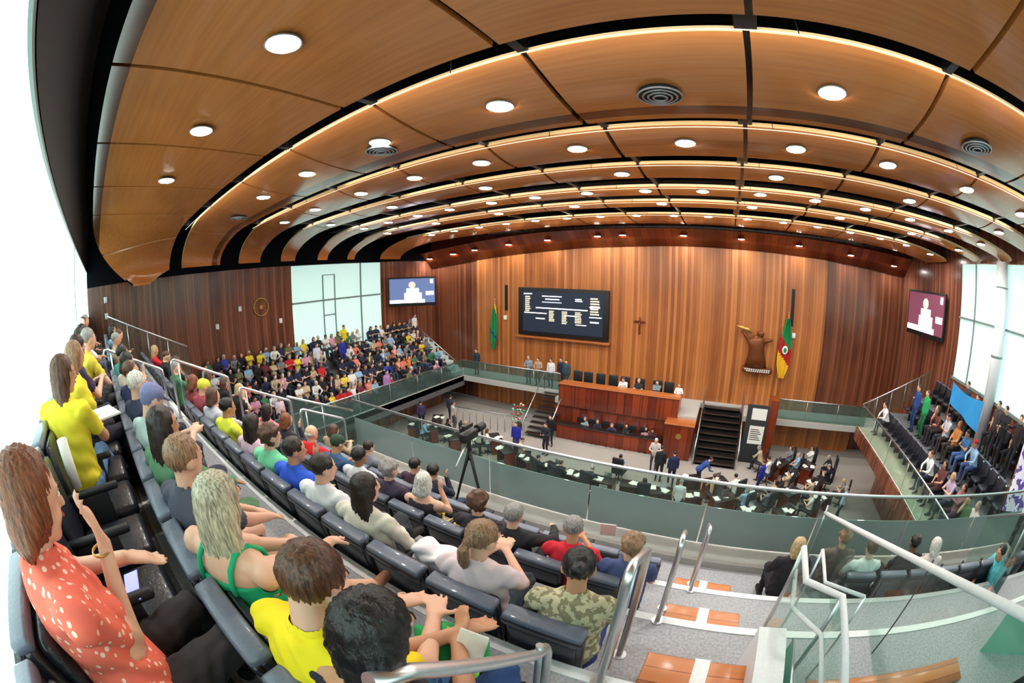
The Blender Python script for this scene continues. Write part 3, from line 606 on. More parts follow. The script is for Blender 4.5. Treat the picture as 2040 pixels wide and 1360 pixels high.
def flag(x, z0, z1, w, cols, lab, em=False):
    t = empty('hanging_flag', (x, yy - .25, z0), lab, 'flag', 'flags on the front wall'); H = z1 - z0; n = 26; k = 20; m = MB(); vs = []; fs = []
    for i in range(n + 1):
        v = i / n; hw = w * (.12 + .88 * math.sin(min(1, (1 - v) * 1.25) * PI * .62 + .12)) * .5; hw *= (.35 + .65 * min(1, v * 4 + .15))
        for j in range(k + 1):
            u = j / k; vs.append(((u - .5) * 2 * hw + .1 * (v - .5), .06 * math.sin(u * 17 + v * 2) - .02, v * H))
    for i in range(n):
        for j in range(k):
            v = (i + .5) / n; u = (j + .5) / k; q = v + .25 * (u - .5); mi = next(q_ for q_, lim in enumerate(cols[1]) if q <= lim)
            m.add([vs[i * (k + 1) + j], vs[i * (k + 1) + j + 1], vs[(i + 1) * (k + 1) + j + 1], vs[(i + 1) * (k + 1) + j]], [(0, 1, 2, 3)], mi, True)
    m.obj('cloth', cols[0], t)
    MB().tube([(.05, .03, H * .6), (.05, .03, H + .25)], .02, 8).obj('pole', 'brass', t); m = MB(); m.ell((.05, .03, H + .28), (.04, .04, .07)); m.obj('finial', 'brass', t); MB().tube([(.05, .03, H * .9), (.05, .26, H * .95)], .02, 8).obj('wall_bracket', 'brass', t)
    if em: m = MB(); m.ell((0, -.09, H * .48), (.17, .03, .22)); m.obj('crest', 'paper', t); m = MB(); m.ell((0, -.115, H * .48), (.09, .02, .13)); m.obj('crest_centre', 'cloth_green', t)
plain('cloth_green', (24, 140, 78), .8); plain('cloth_yellow', (236, 190, 40), .8); plain('cloth_red', (180, 30, 40), .8); plain('cloth_blue', (30, 60, 150), .8)
flag(-13.55, -5.1, -2.3, .62, (['cloth_green', 'cloth_blue', 'cloth_green', 'cloth_yellow'], (.3, .36, .93, 9)), 'folded green flag hanging beside the voting board')
flag(3.5, -4.95, -1.9, .75, (['cloth_yellow', 'cloth_red', 'cloth_green'], (.33, .6, 9)), 'green, red and yellow flag with a white crest right of the sculpture', True)
for x, z0, z1, nm in ((-12.8, -2.66, -1.1, 'left'), (3.78, -2.3, -.42, 'right')):
    m = MB(); m.box(-.09, .09, -.04, 0, z0, z1); tag(m.obj('wall_slot', 'track', None, (x, yy, 0)), f'narrow dark vertical slot in the board wall above the {"green" if nm == "left" else "three coloured"} flag', 'wall slot', 'wall slots')
for x, z in ((-12.85, -3.1), (3.95, -2.75)):
    m = MB(); m.rbox(-.1, .1, -.12, 0, -.13, .13, .02); tag(m.obj('wall_speaker', 'paper', None, (x, yy, z)), f'small white box on the board wall beside the {"green" if x < 0 else "three coloured"} flag', 'wall box', 'small white wall boxes')
t = empty('crucifix', (-4.55, yy - .04, -2.95), 'small dark wood crucifix on the board wall', 'crucifix')
m = MB(); m.rbox(-.05, .05, -.03, .03, -.5, .45, .01); m.rbox(-.32, .32, -.03, .03, .12, .22, .01); m.obj('cross', 'bench_wood', t)
m = MB(); m.cap((0, -.06, .15), (0, -.06, -.2), .05, .035); m.cap((-.26, -.05, .22), (.26, -.05, .22), .025, .025); m.ell((0, -.07, .26), (.04, .04, .05)); m.obj('figure', 'bronze', t)
t = empty('wall_sculpture', (1.95, yy - .35, -4.5), 'brown figure leaning back with a raised golden horn on the board wall', 'sculpture')
m = MB(); m.loft([((0, 0, 0), (.62, 0, 0), (0, .28, 0)), ((0, 0, .5), (.5, 0, 0), (0, .28, 0)), ((-.05, 0, 1.0), (.42, 0, 0), (0, .24, 0)), ((-.1, 0, 1.35), (.5, 0, 0), (0, .22, 0)), ((.0, 0, 1.6), (.22, 0, 0), (0, .15, 0))], 14)
m.cap((-.35, 0, 1.15), (-.85, 0, 1.75), .13, .08); m.cap((.4, 0, 1.35), (.75, 0, 1.45), .12, .08); m.ell((.12, 0, 1.7), (.2, .17, .2)); m.obj('figure', 'bronze', t)
m = MB(); m.tube([(-1.2, 0, 2.0), (-.9, 0, 1.93), (-.6, 0, 1.87), (-.4, 0, 1.72)], [.04, .1, .11, .05], 10); m.obj('horn', 'brass', t)
m = MB(); m.rbox(-.72, .95, -.2, .2, -.25, 0, .02); m.obj('plinth', 'bronze', t)
m = MB(); [m.box(-.6 + .12 * i, -.6 + .12 * i + .08, -.215, -.2, -.11, -.05) for i in range(12)]; [m.box(-.5 + .12 * i, -.5 + .12 * i + .08, -.215, -.2, -.2, -.14) for i in range(11)]; m.obj('lettering', 'paper', t)
def tv(c, w, h, rz, lab, bg):
    t = empty('wall_television', c, lab, 'television', 'wall televisions', rz)
    m = MB(); m.rbox(-w / 2, w / 2, -.06, .06, -h / 2, h / 2, .02); m.obj('bezel', 'black', t)
    a, b = w / 2 - .08, h / 2 - .1
    m = MB(); m.box(-a, a, -.068, -.06, -b + .1, b); m.obj('picture_background', bg, t)
    m = MB(); m.box(-a * .25, a * .3, -.071, -.068, -b * .35, b * .25); m.box(-a * .35, a * .42, -.071, -.068, -b * .6, -b * .1); m.obj('picture_shirt', 'scr_white', t)
    m = MB(); m.tube([(0, -.068, b * .5), (0, -.074, b * .5)], h * .12, 16); m.obj('picture_face', 'scr_skin', t)
    m = MB(); m.box(-a, a * .55, -.075, -.071, -b + .1, -b * .62); m.box(a * .6, a * .95, -.075, -.071, -b * .3, b * .0); m.obj('picture_table', 'scr_white', t)
    m = MB(); m.box(a * .8, a * .93, -.075, -.071, b * .6, b * .92); m.obj('channel_mark', 'scr_white', t)
    MB().tube([(0, .06, 0), (0, .9 if w < 3 else .45, 0)], .06, 8).obj('bracket', 'steel_dull', t)
tv((-17.5, 18.15, -1.4), 2.95, 1.78, math.radians(45), 'wall television left of the board wall showing a person in white', 'scr_blue')
tv((10.35, 17.6, -.66), 3.25, 1.98, math.radians(-80), 'wall television beside the right windows showing a person in white on plum', 'scr_plum')
t = empty('wall_clock', (XL + .06, 8.5, -1.4), 'round wall clock on the dark left wall', 'clock', rz=PI / 2)
pts = [(.42 * math.cos(a * PI / 16), 0, .42 * math.sin(a * PI / 16)) for a in range(33)]
MB().tube(pts, .03, 6, cap=False).obj('rim', 'brass', t); m = MB(); m.tube([(0, -.03, 0), (0, .03, 0)], .1, 14); [MB().tube([(.34 * math.cos(a * PI / 6), -.02, .34 * math.sin(a * PI / 6)), (.3 * math.cos(a * PI / 6), -.02, .3 * math.sin(a * PI / 6))], .02, 6).obj('hour_mark', 'brass', t) for a in range(12)]; m.tube([(0, -.04, 0), (.2, -.04, .1)], .012, 6); m.tube([(0, -.04, 0), (-.06, -.04, .26)], .012, 6); m.obj('hands', 'brass', t)
for y, z, nm in ((7.3, -1.35, 'next to the clock'), (6.0, -2.0, 'low left of the clock'), (9.6, -2.2, 'between the clock and the blinds'), (.3, -.1, 'upper one by the rear corner'), (.3, -.75, 'lower one by the rear corner')):
    m = MB(); m.rbox(0, .1, -.09, .09, -.12, .12, .02); tag(m.obj('wall_box', 'paper', None, (XL, y, z)), f'small white box on the dark left wall, {nm}', 'wall box', 'small white wall boxes')

# banners in the right gallery
plain('banner_blue', (44, 150, 220), .7, var=.15, bscale=3); pattern('banner_violet', (214, 218, 236), (84, 70, 150), 5, .52, 'camo'); 
def sheet(name, P, mat, lab, sag=.12, stick=-4.99):
    P = [Vector(p) for p in P]; m = MB(); n = 12; vs = []
    for i in range(n + 1):
        for j in range(n + 1):
            u, v = i / n, j / n; p = (P[0] * (1 - u) + P[1] * u) * (1 - v) + (P[3] * (1 - u) + P[2] * u) * v
            p.z -= sag * math.sin(PI * u) * (1 - v); p.x -= .05 * math.sin(u * 11) * v; vs.append(p)
    fs = [(i * (n + 1) + j, (i + 1) * (n + 1) + j, (i + 1) * (n + 1) + j + 1, i * (n + 1) + j + 1) for i in range(n) for j in range(n)]
    m.add(vs, fs, 0, True); back = [v + Vector((.012, 0, 0)) for v in vs]; m.add(back, [f[::-1] for f in fs], 0, True)
    c = P[0]; r = empty(name, c, lab, 'banner'); o = m.obj('cloth', mat, r); o.location = -c
    for q in (P[0], P[1]): MB().tube([q - c + Vector((.02, 0, .03)), Vector((q.x, q.y, stick)) - c + Vector((.02, 0, 0))], .014, 6).obj('pole', 'step_wood', r)
    return r
sheet('banner', [(8.75, 11.9, -2.35), (8.75, 9.7, -2.35), (8.75, 9.7, -3.25), (8.75, 11.9, -3.0)], 'banner_blue', 'light blue banner with faint marks stretched in the right gallery')
sheet('banner', [(8.5, 6.95, -2.55), (8.5, 5.4, -2.2), (8.3, 5.8, -3.6), (8.3, 6.7, -4.0)], 'banner_violet', 'white banner with violet lettering at the right edge of the view', .02)

# camera tripod at the parapet
t = empty('video_tripod', (-3.15, 4.25, FL[5]), 'black video camera on a tripod at the glass parapet', 'tripod')
for i, (dx, dy) in enumerate(((-.32, -.1), (.38, -.12), (.02, .3))): MB().tube([(0, 0, 1.25), (dx * .5, dy * .5, .65), (dx, dy, .01)], [.028, .02, .014], 8).obj('leg', 'rubber', t)
MB().tube([(0, 0, 1.1), (0, 0, 1.42)], .03, 8).obj('centre_column', 'rubber', t)
m = MB(); m.rbox(-.06, .06, -.16, .16, 1.42, 1.55, .02); m.tube([(0, .2, 1.51), (0, .36, 1.51)], .06, 12); m.rbox(-.03, .03, -.12, .08, 1.6, 1.66, .01); m.rbox(-.17, -.08, .0, .12, 1.45, 1.56, .01); m.obj('video_camera', 'plastic', t)
MB().tube([(0, -.05, 1.4), (.1, -.45, 1.2)], .012, 6).obj('pan_handle', 'steel', t)

# ------------------------------------------------------------------ chamber desks
desks = [(-14.0, 14.11), (-13.0, 14.5), (-11.33, 14.13), (-13.6, 15.6), (-11.61, 15.4), (-9.65, 15.1), (-8.51, 14.2), (-7.32, 13.9), (-5.98, 13.7), (-4.9, 13.5), (-3.75, 13.5), (-2.6, 13.6), (-1.45, 13.5), (-.5, 14.87), (.6, 15.0), (-.3, 13.6), (1.0, 13.7), (2.3, 14.3), (4.05, 16.2), (5.2, 15.7), (3.9, 14.8), (5.3, 14.5), (3.6, 17.3), (5.1, 17.3), (2.1, 13.1), (3.5, 13.3), (-3.62, 12.5), (-2.5, 12.4)]
rnd = random.Random(11)
for i, (x, y) in enumerate(desks):
    ang = math.atan2(x + 3.2, 19.5 - y) * .8
    t = empty('member_desk', (x, y, PIT), f'dark member desk with papers, {ORD[i]} counted from the left of the chamber floor', 'desk', 'member desks on the chamber floor', ang)
    m = MB(); m.rbox(-.48, .48, -.28, .28, .7, .75, .015); m.obj('desktop', 'desk', t); m = MB(); m.box(-.46, .46, .2, .25, 0, .7); m.box(-.46, -.42, -.25, .22, 0, .7); m.box(.42, .46, -.25, .22, 0, .7); m.obj('cabinet', 'bench_wood', t)
    for q in range(2 + (i % 3 == 0)):
        px, py = rnd.uniform(-.35, .25), rnd.uniform(-.2, .1)
        m = MB(); m.box(-.11, .11, -.15, .15, 0, .012 + .02 * rnd.random(), 0, Matrix.Rotation(rnd.uniform(-.6, .6), 4, 'Z')); tag(m.obj('paper_stack', 'paper', None, (x + px, y + py, PIT + .75)), f'white papers, {["nearer", "second", "third"][q]} pile on the {ORD[i]} member desk from the left', 'papers', 'papers on the member desks')
    if i % 2 == 0:
        s = empty('laptop', (x + .1 * math.cos(ang), y + .1, PIT + .75), f'open dark laptop on the {ORD[i]} member desk from the left', 'laptop', 'laptops on the member desks', ang)
        m = MB(); m.rbox(-.16, .16, -.11, .11, 0, .015, .005); m.obj('keyboard', 'plastic', s); m = MB(); m.box(-.16, .16, .1, .115, .01, .23); m.obj('lid', 'steel_dull', s)
for i, x in enumerate((-6.6, -6.0, -5.3, -4.6, -3.9, -3.3)):
    t = empty('monitor', (x, 18.45, PIT + .79), f'flat monitor, {ORD[i]} from the left on the lower bench', 'monitor', 'monitors on the lower bench')
    m = MB(); m.rbox(-.22, .22, -.015, .015, .1, .38, .01); m.obj('panel', 'plastic', t); m = MB(); m.box(-.2, .2, .016, .02, .12, .36); m.obj('screen', 'scr_grey', t); m = MB(); m.tube([(0, 0, 0), (0, 0, .12)], .02); m.tube([(0, 0, 0), (0, 0, .01)], .08); m.obj('stand', 'plastic', t)
# white fence like barrier below the left gallery
t = empty('barrier', (-13.4, 17.0, PIT), 'pale steel barrier rail on the chamber floor under the left gallery', 'barrier')
for i in range(9): MB().tube([(i * .42, i * .05, 0), (i * .42, i * .05, 1.0)], .022, 6).obj('post', 'steel_dull', t)
MB().tube([(0, 0, 1.0), (3.4, .4, 1.0)], .025, 6).obj('top_rail', 'steel_dull', t)
for x, y in ((-.0, 0),):
    t = empty('flower_arrangement', (-9.9, 17.9, PIT), 'tall arrangement of pale flowers beside the left stage steps', 'flowers')
    m = MB(); m.tube([(0, 0, 0), (0, 0, .3), (0, 0, .5)], [.12, .18, .1], 10); m.obj('vase', 'charcoal', t)
    m = MB(); rr = random.Random(3)
    for i in range(60):
        a = rr.uniform(0, 6.28); r_ = rr.uniform(.05, .45); z = rr.uniform(.6, 1.5); m.ell((r_ * math.cos(a), r_ * math.sin(a), z), (.06, .06, .05), nu=6, nv=4, mi=i % 3)
    m.obj('blossoms', ['cream', 'cloth_green', 'cloth_red'] if 'cream' in MATS else ['paper', 'cloth_green', 'cloth_red'], t)

# ------------------------------------------------------------------ people
DG = None
def remesh(mb, vox, smooth=2):
    """one continuous skin over the overlapping closed volumes"""
    me = bpy.data.meshes.new('tmp'); me.from_pydata(mb.v, [], mb.f); o = bpy.data.objects.new('tmp', me); COL.objects.link(o)
    r = o.modifiers.new('r', 'REMESH'); r.mode = 'VOXEL'; r.voxel_size = vox
    if smooth: s = o.modifiers.new('s', 'SMOOTH'); s.factor = .5; s.iterations = smooth
    dg = bpy.context.evaluated_depsgraph_get(); dg.update(); ev = o.evaluated_get(dg); m2 = bpy.data.meshes.new_from_object(ev)
    bpy.data.objects.remove(o); bpy.data.meshes.remove(me)
    n = len(m2.vertices); co = np.empty(n * 3); m2.vertices.foreach_get('co', co); nr = np.empty(n * 3); m2.vertices.foreach_get('normal', nr)
    fs = [tuple(p.vertices) for p in m2.polygons]; bpy.data.meshes.remove(m2)
    return co.reshape(-1, 3), nr.reshape(-1, 3), fs
def mk(name, co, fs, mats, mi=None, sm=True):
    me = bpy.data.meshes.new(name); me.from_pydata([tuple(c) for c in co], [], fs)
    for m in mats: me.materials.append(MATS[m] if isinstance(m, str) else m)
    if mi is not None: me.polygons.foreach_set('material_index', np.array(mi, dtype=np.int32))
    me.polygons.foreach_set('use_smooth', np.ones(len(fs), dtype=bool)); me.update(); return me
def ik(a, b, l1, l2, hint):
    a, b = Vector(a), Vector(b); d = b - a; L = min(d.length, (l1 + l2) * .995); d = d.normalized(); b2 = a + d * L
    x = (l1 * l1 - l2 * l2 + L * L) / (2 * L); h = math.sqrt(max(1e-6, l1 * l1 - x * x)); hn = Vector(hint); hn = hn - d * hn.dot(d)
    return a + d * x + (hn.normalized() if hn.length > 1e-6 else d.orthogonal()) * h, b2
def rotm(yaw, pitch, roll=0): return Matrix.Rotation(yaw, 3, 'Z') @ Matrix.Rotation(pitch, 3, 'X') @ Matrix.Rotation(roll, 3, 'Y')
def figure(p, hd=False):
    """builds volumes of a body. p: pose dict. returns builder, segments (a,b,r,region), head frame"""
    m = MB(); S = []; fat = p.get('fat', 1.0)
    def cap(a, b, ra, rb, reg, n=10): m.cap(a, b, ra, rb, n); S.append((Vector(a), Vector(b), (ra + rb) / 2, reg))
    sit = p.get('sit', True); hz = p.get('hz', .52 if sit else .93); lean = math.radians(p.get('lean', -6 if sit else 0)); side = math.radians(p.get('side', 0)); tw = math.radians(p.get('twist', 0))
    H = Vector((0, 0, hz)); u = Vector((math.sin(side), math.sin(lean) * math.cos(side), math.cos(lean) * math.cos(side))).normalized()
    fw = Vector((0, math.cos(lean), -math.sin(lean))); rt0 = Vector((1, 0, 0)); q = Matrix.Rotation(tw, 3, u); rt = q @ rt0; fr_ = q @ fw
    w = p.get('w', 1.0)
    def ring(h, a, b, off=0, k=1): r_ = rt if h > .25 else rt0; f_ = fr_ if h > .25 else fw; return (H + u * h + f_ * off, r_ * a * w, f_ * b)
    m.loft([ring(-.12, .1, .08), ring(-.09, .16, .12), ring(0, .175 * fat, .135 * fat), ring(.12, .155 * fat, .125 * fat, .005), ring(.24, .158, .118, .01), ring(.36, .172, .118, .005), ring(.43, .17, .098), ring(.475, .12, .075), ring(.51, .06, .055)], 18)
    S.append((H - u * .05, H + u * .12, .15, 'pelvis' if False else 'torso')); S.append((H + u * .1, H + u * .42, .13, 'torso')); S.append((H + u * .43 - rt * .1, H + u * .43 + rt * .1, .08, 'torso'))
    if p.get('bust'):
        for s in (-1, 1): m.ell(H + u * .31 + fr_ * .085 + rt * .07 * s, (.07, .06, .065))
    nb = H + u * .49; yaw = math.radians(p.get('yaw', 0)); pit = math.radians(p.get('pitch', -8)); HM = rotm(yaw, pit, math.radians(p.get('roll', 0)))
    hc = nb + Vector((0, .02, 0)) + u * .05 + (HM @ Vector((0, .02, .11))); R, F_, U = HM @ Vector((1, 0, 0)), HM @ Vector((0, 1, 0)), HM @ Vector((0, 0, 1))
    cap(nb - u * .04, hc - U * .05 - F_ * .02, .058, .052, 'neck')
    m.ell(hc + U * .012, (.074, .093, .088), HM, nu=20, nv=14); m.ell(hc + F_ * .034 - U * .05, (.056, .058, .062), HM, nu=16, nv=10); m.ell(hc + F_ * .055 - U * .09, (.034, .032, .026), HM)
    m.cap(hc + F_ * .088 + U * .008, hc + F_ * .108 - U * .024, .010, .014, 8)
    for s in (-1, 1):
        m.ell(hc + R * .076 * s - U * .012 - F_ * .008, (.012, .022, .032), HM, nu=8, nv=6); m.ell(hc + R * .03 * s + F_ * .083 + U * .022, (.024, .012, .009), HM, nu=8, nv=6)
    m.ell(hc + F_ * .088 - U * .052, (.024, .012, .011), HM, nu=8, nv=6)
    S.append((hc - U * .06 + F_ * .03, hc + U * .02, .08, 'head'))
    # arms
    out = {}
    for s, nm in ((-1, 'L'), (1, 'R')):
        sh = H + u * .435 + rt * .178 * s * w; cap(H + u * .43 + rt * .1 * s * w, sh, .07, .056, 'shoulder')
        tgt = p.get('hand' + nm); hint = p.get('elb' + nm, (s * .8, -.5, -.7))
        if tgt is None: tgt = (s * .1, .36, hz + .07) if sit else (s * .25, .05, hz - .12)
        el, wr = ik(sh, tgt, .275, .25, hint); cap(sh, el, .053 * p.get('armfat', 1), .041 * p.get('armfat', 1), 'uarm'); cap(el, wr, .041, .027, 'farm')
        d = (wr - el).normalized(); d = Vector(p['dir' + nm]).normalized() if ('dir' + nm) in p else d
        pn = Vector(p.get('palm' + nm, (0, 0, -1))); pn = (pn - d * pn.dot(d)).normalized(); wv = d.cross(pn)
        if hd:
            m.loft([(wr, wv * .027, pn * .02), (wr + d * .03, wv * .036, pn * .017), (wr + d * .085, wv * .042, pn * .014), (wr + d * .1, wv * .034, pn * .01)], 12)
            curl = p.get('curl' + nm, .5)
            for i, (off, L) in enumerate(((-.031, .068), (-.010, .078), (.011, .072), (.031, .056))):
                b = wr + d * .09 + wv * off; dd = d.copy(); c = b
                for j in range(3):
                    ax = wv; dd = (Matrix.Rotation(-curl * (.35 + .25 * j) * (1 + .08 * i), 3, ax) @ dd)
                    if dd.dot(pn) < d.dot(pn) and j == 0: dd = (Matrix.Rotation(curl * .7, 3, ax) @ d)
                    e = c + dd * L * (.45, .32, .23)[j]; m.cap(c, e, .0095 - .001 * j, .0088 - .001 * j, 8); c = e
            tb = wr + d * .03 - wv * .03 * s; t1 = tb + (d * .6 - wv * .75 * s + pn * .3).normalized() * .04; t2 = t1 + (d * .9 - wv * .2 * s + pn * .3).normalized() * .032; m.cap(tb, t1, .013, .011, 8); m.cap(t1, t2, .011, .009, 8)
        else:
            m.ell(wr + d * .05, (.036, .018, .055), Matrix((wv, pn, d)).transposed(), nu=8, nv=6); m.cap(wr + d * .08, wr + d * .13 + pn * .03, .02, .014, 8)
        S.append((wr, wr + d * .15, .03, 'hand')); out['hand' + nm] = (wr + d * .09 + pn * .02, d, pn); out['sh' + nm] = sh; out['el' + nm] = el
    # legs
    for s, nm in ((-1, 'L'), (1, 'R')):
        hp = H + rt0 * .092 * s - Vector((0, 0, .02)); an = p.get('foot' + nm)
        if an is None: an = (s * .12, .42, .085) if sit else (s * .1, 0, .085)
        hint = p.get('knee' + nm, (s * .1, .5, 1) if sit else (s * .1, 1, 0)); kn, an = ik(hp, an, .43, .41, hint)
        cap(hp, kn, .088 * fat, .062, 'thigh'); cap(kn, an, .056, .038, 'calf'); fd = Vector(p.get('toe' + nm, (s * .15, 1, -.0))).normalized()
        cap(an - fd * .045 - Vector((0, 0, .035)), an + fd * .15 - Vector((0, 0, .05)), .04, .03, 'foot' + nm)
    S.append((H - Vector((.08, 0, .06)), H + Vector((.08, 0, -.06)), .11, 'thigh'))
    out.update(hc=hc, HM=HM, nb=nb, u=u, H=H, fr=fr_, rt=rt)
    return m, S, out
def regions(co, fs, S):
    cen = np.array([co[list(f)].mean(0) for f in fs]); best = np.full(len(fs), 1e9); reg = np.zeros(len(fs), int); tt = np.zeros(len(fs))
    for i, (a, b, r, g) in enumerate(S):
        a = np.array(a); d = np.array(b) - a; L = max(d @ d, 1e-9); t = np.clip((cen - a) @ d / L, 0, 1); di = np.linalg.norm(cen - a - t[:, None] * d, axis=1) - r
        k = di < best; best[k] = di[k]; reg[k] = i; tt[k] = t[k]
    return np.array([S[i][3] for i in reg]), tt, cen
def hair(m, o, st):
    hc, HM, nb, u = o['hc'], o['HM'], o['nb'], o['u']; R, F, U = [HM @ Vector(v) for v in ((1, 0, 0), (0, 1, 0), (0, 0, 1))]; D = Vector((0, 0, -1)); bk = -o['fr']
    if st != 'bald' and st != 'fringe': m.ell(hc - F * .014 + U * .026, (.083, .096, .088), HM, nu=20, nv=14)
    if st in ('bald', 'fringe'): m.ell(hc - F * .022 - U * .01, (.08, .085, .05), HM)
    if st in ('long', 'bob', 'longer'):
        m.ell(hc - F * .022 - U * .02, (.094, .086, .1), HM, nu=20, nv=14)
        L = {'bob': .1, 'long': .3, 'longer': .4}[st]; a = hc - F * .035 - U * .02
        m.loft([(a, R * .092, F * .072), (a + D * .4 * L + bk * .02, R * .098, F * .064), (a + D * L * .7 + bk * .05, R * .098, F * .04), (a + D * L + bk * .06, R * .07, F * .022)], 16)
    if st == 'pony': a = hc - F * .1; m.ell(a, (.03, .03, .03)); m.loft([(a, R * .022, U * .022), (a - F * .035 + D * .04, R * .034, F * .03), (a - F * .04 + D * .13, R * .036, F * .03), (a - F * .03 + D * .21, R * .012, F * .012)], 10)
    if st == 'bun': m.ell(hc - F * .115 + U * .02, (.042, .036, .042))
    if st == 'curly':
        rr = random.Random(7)
        for i in range(46):
            v = Vector((rr.gauss(0, 1), rr.gauss(-.35, 1), rr.gauss(.25, 1))).normalized()
            if v.y > .55 and v.z < .45: continue
            m.ell(hc - F * .016 + U * .018 + HM @ Vector((v.x * .088, v.y * .094, v.z * .092)), (.026, .026, .026), nu=8, nv=6)
    if st == 'cap':
        m.loft([(hc + U * .03, R * .088, F * .1), (hc + U * .07, R * .084, F * .094), (hc + U * .1, R * .06, F * .07), (hc + U * .112, R * .02, F * .02)], 16); m.loft([(hc + U * .035 + F * .08, R * .07, U * .008), (hc + U * .02 + F * .16, R * .05, U * .006)], 10)
SK = {'light': (226, 178, 152), 'tan': (200, 146, 112), 'pale': (236, 196, 176), 'dark': (120, 78, 56), 'brown': (164, 110, 80)}
for k, c in SK.items(): plain('skin_' + k, c, .5, var=.05, bscale=12, bump=.05)
HR = {'black': (18, 15, 16), 'dark': (40, 28, 22), 'brown': (88, 56, 38), 'auburn': (126, 72, 44), 'blond': (190, 164, 122), 'ash': (186, 180, 156), 'grey': (148, 144, 142), 'white': (214, 210, 204), 'sandy': (146, 112, 84)}
def hairmat(k):
    nm = 'hair_' + k
    if nm in MATS: return nm
    m, n, l, b = nt(nm); c = srgb(HR[k]); tc = n.new('ShaderNodeTexCoord'); mp = n.new('ShaderNodeMapping'); mp.inputs['Scale'].default_value = (90, 90, 9); l.new(tc.outputs['Object'], mp.inputs[0])
    no = n.new('ShaderNodeTexNoise'); no.inputs['Scale'].default_value = 1.4; no.inputs['Detail'].default_value = 3; l.new(mp.outputs[0], no.inputs['Vector'])
    r = n.new('ShaderNodeValToRGB'); l.new(no.outputs['Fac'], r.inputs[0]); r.color_ramp.elements[0].position = .35; r.color_ramp.elements[0].color = (*[x * .45 for x in c], 1); r.color_ramp.elements[1].position = .7; r.color_ramp.elements[1].color = (*[min(1, x * 1.5) for x in c], 1)
    l.new(r.outputs[0], b.inputs['Base Color']); b.inputs['Roughness'].default_value = .42
    bp = n.new('ShaderNodeBump'); bp.inputs['Strength'].default_value = .6; bp.inputs['Distance'].default_value = .006; l.new(no.outputs['Fac'], bp.inputs['Height']); l.new(bp.outputs['Normal'], b.inputs['Normal'])
    MATS[nm] = m; return nm
def cloth(c):
    if isinstance(c, str): return c
    nm = 'fabric_%d_%d_%d' % tuple(c)
    if nm not in MATS: plain(nm, c, .85, var=.1, bscale=9, bump=.25)
    return nm
pattern('dots_coral', (240, 112, 92), (252, 214, 196), 34, .28); pattern('camo_beige', (142, 134, 104), (204, 196, 160), 26, .5, 'camo'); pattern('stripe_navy', (232, 236, 240), (34, 44, 64), 9, .5, 'X'); pattern('plaid_grey', (96, 96, 104), (150, 146, 150), 8, .5, 'Z'); pattern('flower_green', (44, 168, 96), (150, 214, 70), 8, .55, 'camo')
def wrinkle(co): return .0045 * np.sin(co[:, 2] * 55 + 6 * np.sin(co[:, 0] * 16) + 5 * np.sin(co[:, 1] * 14))
